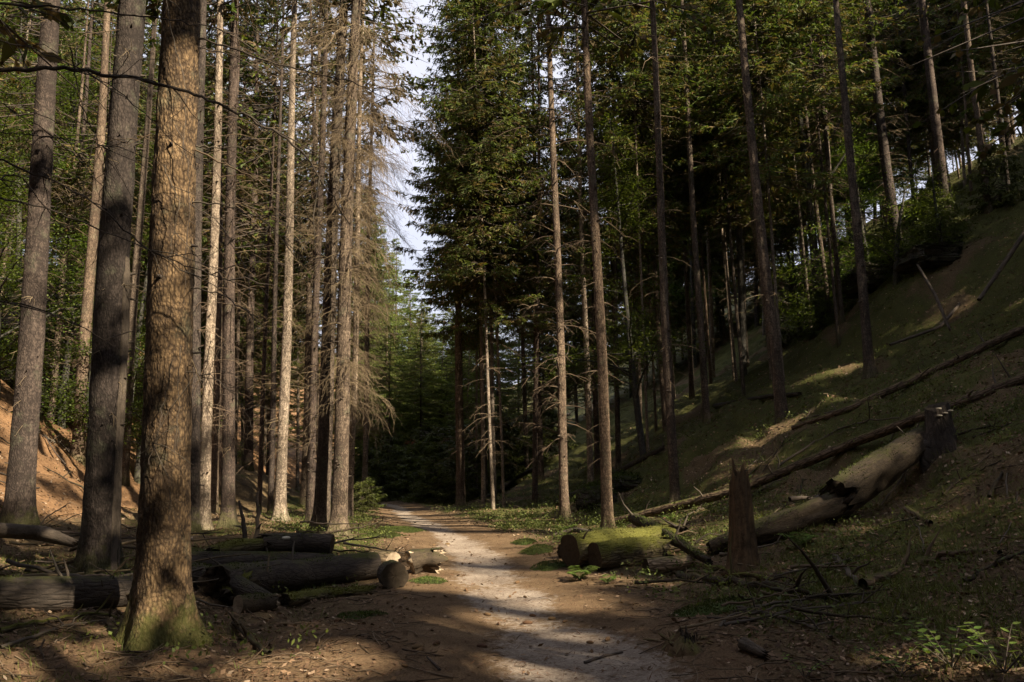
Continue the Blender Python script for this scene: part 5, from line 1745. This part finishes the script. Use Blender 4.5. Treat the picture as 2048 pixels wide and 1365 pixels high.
# ------------------------------------------------------------------ forked beeches of the right wood
for lab, pts, forks, rad in [
    ('black forked beech standing left of the leaning slope spruces', [(1650, 735, 29), (1628, 500, 29), (1612, 330, 29), (1592, 180, 29), (1578, -20, 29)], [[(1612, 330), (1640, 300), (1668, 270), (1700, 180)], [(1618, 400), (1660, 350), (1690, 300)], [(1598, 230), (1575, 130), (1560, 20)]], .2),
    ('dark forked beech with a long left limb behind the slope brow', [(1487, 760, 31), (1482, 560, 31), (1474, 365, 31), (1470, 180, 31), (1462, -20, 31)], [[(1474, 365), (1450, 320), (1432, 280), (1424, 240)], [(1476, 330), (1500, 250), (1520, 160)]], .16)]:
    q = [P(*p) for p in pts]
    b = q[0].copy(); b[2] = min(b[2], float(h(b[0], b[1])))
    root = thing('forked_beech', b, lab, 'tree')
    Q = smooth_path([b - [0, 0, .3]] + q, 40)
    V, T = rough_tube(Q - b, np.linspace(rad, rad * .35, 40), 16, .1, 77)
    tube_mesh(V).build('trunk', M['bark_beech'], root)
    lv = MB(); rr_ = np.random.default_rng(len(lab))
    for f in forks:
        qf = smooth_path([P(a, c, pts[0][2]) for a, c in f], 14)
        qf[:, 1] += np.linspace(0, 1, 14) * rr_.uniform(-1, 1)
        V, T = rough_tube(qf - b, np.linspace(rad * .5, .012, 14), 8, .15, 79)
        tube_mesh(V).build('limb', M['bark_beech'], root)
        for j in range(26):
            c = qf[int(rr_.integers(5, 14))] - b + rr_.normal(0, .5, 3)
            n = 22
            p = c + rr_.normal(0, 1, (n, 3)) * [.35, .35, .06]
            blades(lv, p, nrm(rr_.normal(0, 1, (n, 3)) * [1, 1, .3]), rr_.uniform(.06, .11, n), rr_.uniform(.04, .065, n), nrm(rr_.normal(0, .35, (n, 3)) + [0, 0, 1]), rr_.uniform(.2, .9, n))
    lv.build('crown', M['beech'], root, False)

# rusty twig over the path bend
b = P(842, 905, 44)
root = thing('rusty_branch', b, 'rust-brown withered branch hanging over the path bend', 'branch')
m_ = MB(); lv = MB(); rr_ = np.random.default_rng(6)
Q = smooth_path([P(905, 880, 44) - b, P(870, 893, 44) - b, P(840, 896, 44) - b, P(822, 885, 44) - b], 12)
tubes(m_, Q, np.linspace(.02, .006, 12), 5, .4)
m_.build('stem', M['twig_dark'], root)
p = Q[rr_.integers(0, 12, 420)] + rr_.normal(0, 1, (420, 3)) * [.22, .3, .12]
blades(lv, p, nrm(rr_.normal(0, 1, (420, 3))), rr_.uniform(.08, .16, 420), rr_.uniform(.03, .06, 420), sphere_dirs(420, rr_), rr_.uniform(0, 1, 420))
tag(lv.build('leaves', M['rusty'], root, False), kind='stuff')


# ------------------------------------------------------------------ ferns, seedlings, cushions, cones
def fern(p, size, n, label, seed, mat='fern', group=None):
    r = np.random.default_rng(seed)
    root = thing('fern', p, label, 'fern', group)
    for i in range(n):
        a = i * 6.283 / n + r.normal() * .3
        l = size * r.uniform(.7, 1.2)
        s = np.linspace(0, 1, 16)
        dh = np.array([math.cos(a), math.sin(a), 0]); sd = np.array([-dh[1], dh[0], 0])
        Q = dh * (s * l * .7)[:, None] + np.array([0, 0, 1]) * (l * (1.15 * s - .75 * s ** 2))[:, None]
        m_ = MB()
        tubes(m_, Q, np.linspace(.004, .0015, 16), 3, .2)
        for sg in (-1, 1):
            u = np.linspace(.15, 1, 20)
            p_ = np.stack([np.interp(u, s, Q[:, j]) for j in range(3)], 1)
            d = nrm(sd * sg + dh * .45 + r.normal(0, .06, (20, 3)) - np.array([0, 0, .15]))
            blades(m_, p_, d, l * .3 * np.sin(np.pi * np.clip(u, .05, .98)) ** .8 + .01, np.full(20, .03 * size / .35), nrm(np.array([0, 0, 1.0]) + r.normal(0, .2, (20, 3))), r.uniform(.3, .9, 20))
        m_.build('frond', M[mat], root, False)


fern(G(1160, 1162), .34, 8, 'small bright fern in front of the mossy logs', 1)
fern(G(1215, 1168), .2, 6, 'tiny fern right of the bright one before the mossy logs', 2)
fern(G(1250, 1075), .3, 7, 'fern tuft beside the foot of the smooth spruce', 3)
fern(G(1345, 1046), .3, 7, 'fern tuft on the slope above the long fallen trunk', 4)
fern(G(1130, 1066), .4, 7, 'fern tuft at the foot of the spruce with whitish limbs', 5)
fern(G(1600, 1095), .35, 7, 'dark fern tuft under the rotten log', 6)


def seedling(p, size, nsp, label, seed, group=None):
    r = np.random.default_rng(seed)
    root = thing('beech_seedling', p, label, 'plant', group)
    lv = MB()
    for i in range(nsp):
        a = r.uniform(0, 6.283); l = size * r.uniform(.5, 1)
        s = np.linspace(0, 1, 6)
        Q = np.stack([np.cos(a) * l * s, np.sin(a) * l * s, size * .9 * s - .35 * l * s ** 2], 1)
        m_ = MB(); tubes(m_, Q, np.linspace(.005, .002, 6), 4, .4)
        m_.build('stem', M['twig_dark'], root)
        n = 9
        u = np.linspace(.35, 1, n)
        p_ = np.stack([np.interp(u, s, Q[:, j]) for j in range(3)], 1)
        d = nrm(np.array([math.cos(a), math.sin(a), 0]) * .5 + np.array([-math.sin(a), math.cos(a), 0]) * (np.where(np.arange(n) % 2, 1, -1))[:, None] + r.normal(0, .2, (n, 3)))
        for j in range(n):
            m2 = MB(); leaf_shape(m2, p_[j], d[j], size * r.uniform(.13, .2), r)
            m2.build('leaf', M['fern'], root, False)


def leaf_shape(mb, p, d, l, r):
    nv = nrm(np.array([0, 0, 1.0]) + r.normal(0, .25, 3))
    s = nrm(np.cross(d, nv))
    V = [p, p + d * l * .3 + s * l * .27, p + d * l * .65 + s * l * .24, p + d * l, p + d * l * .65 - s * l * .24, p + d * l * .3 - s * l * .27, p + d * l * .5 - nv * l * .05]
    mb.add(np.array(V), None, [[0, 1, 6], [1, 2, 6], [2, 3, 6], [3, 4, 6], [4, 5, 6], [5, 0, 6]], r.uniform(.3, 1))


seedling(G(1905, 1340), .42, 7, 'bright green leafy seedling in the bottom right corner', 11)
seedling(G(2010, 1352), .42, 7, 'sunlit leafy seedling cut by the right edge at the bottom', 12)
seedling(G(1800, 1352), .28, 5, 'dim small leafy seedling left of the bright corner seedlings', 13)
seedling(G(1610, 1362), .22, 4, 'small pale seedling at the bottom edge right of the path', 14)


def cushion(p, sx, sy, sz, label, seed):
    r = np.random.default_rng(seed)
    root = thing('moss_cushion', p, label, 'moss', 'moss cushions beside the path')
    n = int(3200 * sx * sy / .2)
    a = r.uniform(0, 6.283, n); q = np.sqrt(r.random(n))
    q = q * (.55 + .9 * vnoise(np.cos(a) * 1.7 + seed, np.sin(a) * 1.7))
    x = np.cos(a) * q * sx; y = np.sin(a) * q * sy
    q = np.minimum(q, 1)
    z = sz * (1 - q ** 2) * (1 + .5 * fbm(x * 5 + seed, y * 5, 2)) + h(x + p[0], y + p[1]) - p[2]
    m_ = MB()
    g = np.linspace(-1.05, 1.05, 17)
    gx_, gy_ = np.meshgrid(g, g)
    qq = np.minimum(np.hypot(gx_, gy_), 1.2)
    qq = qq / (.55 + .9 * vnoise(gx_ / np.maximum(qq, .01) * 1.7 + seed, gy_ / np.maximum(qq, .01) * 1.7))
    gz = sz * (1 - np.minimum(qq, 1.5) ** 2) * .9 - .02 + h(gx_ * sx + p[0], gy_ * sy + p[1]) - p[2]
    idx = np.arange(289).reshape(17, 17)
    m_.add(np.stack([gx_ * sx, gy_ * sy, gz], -1).reshape(-1, 3), np.stack([idx[:-1, :-1], idx[:-1, 1:], idx[1:, 1:], idx[1:, :-1]], -1).reshape(-1, 4), None, .35)
    m_.build('mound', M['moss'], root)
    m2 = MB()
    pp = np.stack([x, y, z], 1)
    blades(m2, pp, nrm(r.normal(0, .5, (n, 3)) + [0, 0, .8]), r.uniform(.015, .045, n), r.uniform(.005, .01, n), sphere_dirs(n, r), r.uniform(.0, .9, n))
    tag(m2.build('tufts', M['moss'], root, False), kind='stuff')


for i, (px, py, sx, sy, sz, lab) in enumerate([
    (1100, 1136, .34, .3, .1, 'flat dark moss cushion touching the big mossy log'), (1075, 1104, .36, .4, .1, 'green moss cushion at the right path edge behind the flat one'),
    (1050, 1088, .3, .4, .08, 'small moss cushion at the right path edge farther back'), (860, 1165, .25, .25, .06, 'grassy cushion below the knobbly mossy chunk'),
    (800, 1062, .7, .6, .1, 'low grassy hump left of the path at its middle'), (760, 1072, .6, .5, .1, 'low green hump beside the left path edge'),
    (720, 1235, .3, .2, .04, 'flat moss patch on the needles left of the path'),
    (1420, 1225, .4, .25, .1, 'mossy tuft at the tip of the crooked branch')]):
    cushion(G(px, py), sx, sy, sz, lab, 40 + i)

cone = MB()
k = 9; s = np.linspace(0, 1, k)
V, T = rough_tube(np.stack([s * .11 - .055, 0 * s, 0 * s], 1), .019 * np.sin(np.pi * np.clip(s * .9 + .06, 0, 1)) ** .6 + .002, 10, .5, 3)
cm_ = tube_mesh(V, .3).mesh('cone_scales', M['chip'])
rc = np.random.default_rng(12)
for px, py in [(932, 1183), (1020, 1195), (1050, 1197), (982, 1220), (975, 1232), (1104, 1241), (1130, 1247), (1065, 1235), (1055, 1250), (997, 1250), (873, 1291), (964, 1296), (836, 1300), (840, 1307), (810, 1337), (925, 1130), (990, 1120), (1035, 1168), (895, 1090), (868, 1092), (1180, 1290), (1215, 1283), (740, 1225), (675, 1245)]:
    o = link('spruce_cone', cm_)
    o.location = [float(a) for a in G(px, py, .012)]
    o.rotation_euler = (0, 0, rc.uniform(0, 6.28))
    sc = rc.uniform(.5, 1.0)
    o.scale = (sc, sc, sc)
    tag(o, 'small dark spruce cone lying on the needles of the path', 'cone', 'cones on the path')

# ------------------------------------------------------------------ ground cover nobody could count
rl = np.random.default_rng(50)


def scatter(n, dmin, dmax, power=1.0, wide=.95):
    y = dmin * (dmax / dmin) ** (rl.random(n) ** power)
    x = rl.uniform(-wide, wide, n) * y
    return x, y


def lay_flat(x, y, lift):
    e = .05
    z = h(x, y)
    nv = nrm(np.stack([-(h(x + e, y) - z) / e, -(h(x, y + e) - z) / e, np.ones_like(x)], 1))
    return np.stack([x, y, z + lift], 1), nv


x, y = scatter(115000, 4.2, 38, .85)
sa, ne, gr, le = cover(x, y)
kp = rl.random(len(x)) < np.clip(.95 - 1.2 * np.clip(ne + sa, 0, 1) * .75, .05, 1)
x, y = x[kp], y[kp]
p, nv = lay_flat(x, y, .008)
n = len(x)
d = nrm(np.cross(nv, sphere_dirs(n, rl)))
nv = nrm(nv + rl.normal(0, .35, (n, 3)))
d = nrm(d - (d * nv).sum(1, keepdims=True) * nv)
l = rl.uniform(.03, .075, n) * np.clip(.75 + y * .03, .8, 1.4)
m_ = MB()
blades(m_, p - d * (l * .5)[:, None] + nv * .006, d, l, l * rl.uniform(.45, .75, n), nv, np.clip(rl.beta(1.2, 3.2, n) + (rl.random(n) < .06) * .55, 0, 1))
tag(m_.build('leaf_litter', M['litter'], None, False), 'brown and pale fallen leaves strewn over the forest floor', 'leaves', kind='stuff')

x, y = scatter(70000, 4.0, 24, 1.1)
dp = np.abs(x - path_x(y))
kp = rl.random(len(x)) < np.where(dp < .9, .55, .9)
x, y = x[kp], y[kp]
p, nv = lay_flat(x, y, .004)
n = len(x)
d = nrm(np.cross(nv, sphere_dirs(n, rl)) + nv * rl.normal(.08, .12, (n, 1)))
m_ = MB()
blades(m_, p, d, rl.uniform(.03, .11, n), rl.uniform(.003, .009, n), nrm(nv + rl.normal(0, .4, (n, 3))), rl.beta(1.3, 2, n))
tag(m_.build('needle_litter', M['chip'], None, False), 'spruce needles, bark flakes and chips on the path and floor', 'needles', kind='stuff')

x, y = scatter(2400, 4.2, 28)
kp = np.abs(x - path_x(y)) > 1.0
x, y = x[kp], y[kp]
p, nv = lay_flat(x, y, .012)
n = len(x)
a = rl.uniform(0, 6.283, n); l = rl.uniform(.12, .6, n)
d = np.stack([np.cos(a), np.sin(a), 0 * a], 1)
d = nrm(d - (d * nv).sum(1, keepdims=True) * nv)
Q = p[:, None] + d[:, None] * (np.linspace(-1, 1, 5)[None] * l[:, None] * .5)[..., None] + rl.normal(0, .02, (n, 5, 3)) * l[:, None, None]
Q[..., 2] = np.maximum(Q[..., 2], h(Q[..., 0].ravel(), Q[..., 1].ravel()).reshape(n, 5) + .004)
m_ = MB(); tubes(m_, Q, rl.uniform(.003, .009, n)[:, None] * np.linspace(1, .5, 5), 4, rl.beta(1.5, 2, n))
tag(m_.build('fallen_twigs', M['twig'], None), 'thin dead twigs strewn over the forest floor', 'twigs', kind='stuff')

# bilberry and grass beside the path
x, y = scatter(30000, 6, 40, .75, .7)
dp = x - path_x(y)
dens = np.where(dp > 0, np.clip((dp - 1.35 * np.interp(y, [8, 18, 30], [1.0, .85, .6])) / .6, 0, 1) * np.clip((8.5 - dp) / 3.5, 0, 1) * np.clip((y - 11) / 6, .08, 1), np.clip((-dp - 1.5 * np.interp(y, [8, 18, 30], [1.0, .9, .6])) / .5, 0, 1) * np.clip((5.0 + dp) / 2, 0, 1) * np.clip((y - 15) / 5, 0.04, 1))
dens = np.maximum(dens, .3 * (dp > 4))
dens = dens * np.clip(.35 + 3.2 * fbm(x * .7 + 8, y * .7, 3), 0, 1)
kp = rl.random(len(x)) < dens
x, y = x[kp], y[kp]
n = len(x); nl = 14
z = h(x, y)
hh = rl.uniform(.1, .28, n)
p = np.stack([x, y, z], 1)[:, None] + rl.normal(0, 1, (n, nl, 3)) * [.09, .09, 0]
p[..., 2] += hh[:, None] * rl.uniform(.2, 1, (n, nl))
p = p.reshape(-1, 3)
N_ = len(p)
m_ = MB()
blades(m_, p, nrm(rl.normal(0, 1, (N_, 3)) + [0, 0, .4]), rl.uniform(.03, .065, N_), rl.uniform(.018, .035, N_), nrm(rl.normal(0, .6, (N_, 3)) + [0, 0, 1]), np.clip(np.repeat(rl.uniform(.1, .9, n), nl) + rl.normal(0, .15, N_), 0, 1))
tag(m_.build('bilberry_undergrowth', M['bilberry'], None, False), 'low green bilberry undergrowth along both sides of the path', 'undergrowth', kind='stuff')

x, y = scatter(95000, 4.2, 36, .85)
sa, ne, gr, le = cover(x, y)
dp = np.abs(x - path_x(y))
kp = rl.random(len(x)) < np.clip(gr * .8 - ne * .5, 0, 1) * np.clip((dp - 1.1) / .5, 0, 1)
x, y = x[kp], y[kp]
n = len(x); nl = 4
p = np.repeat(np.stack([x, y, h(x, y)], 1), nl, 0) + rl.normal(0, .025, (n * nl, 3)) * [1, 1, 0]
N_ = len(p)
m_ = MB()
blades(m_, p, nrm(rl.normal(0, .55, (N_, 3)) + [0, 0, .8]), rl.uniform(.03, .12, N_) * np.where(p[:, 0] > 3, 1.5, 1), rl.uniform(.004, .009, N_), sphere_dirs(N_, rl), rl.uniform(0, 1, N_))
tag(m_.build('grass_and_moss', M['grassm'], None, False), 'short grass and moss tufts on the forest floor', 'grass', kind='stuff')
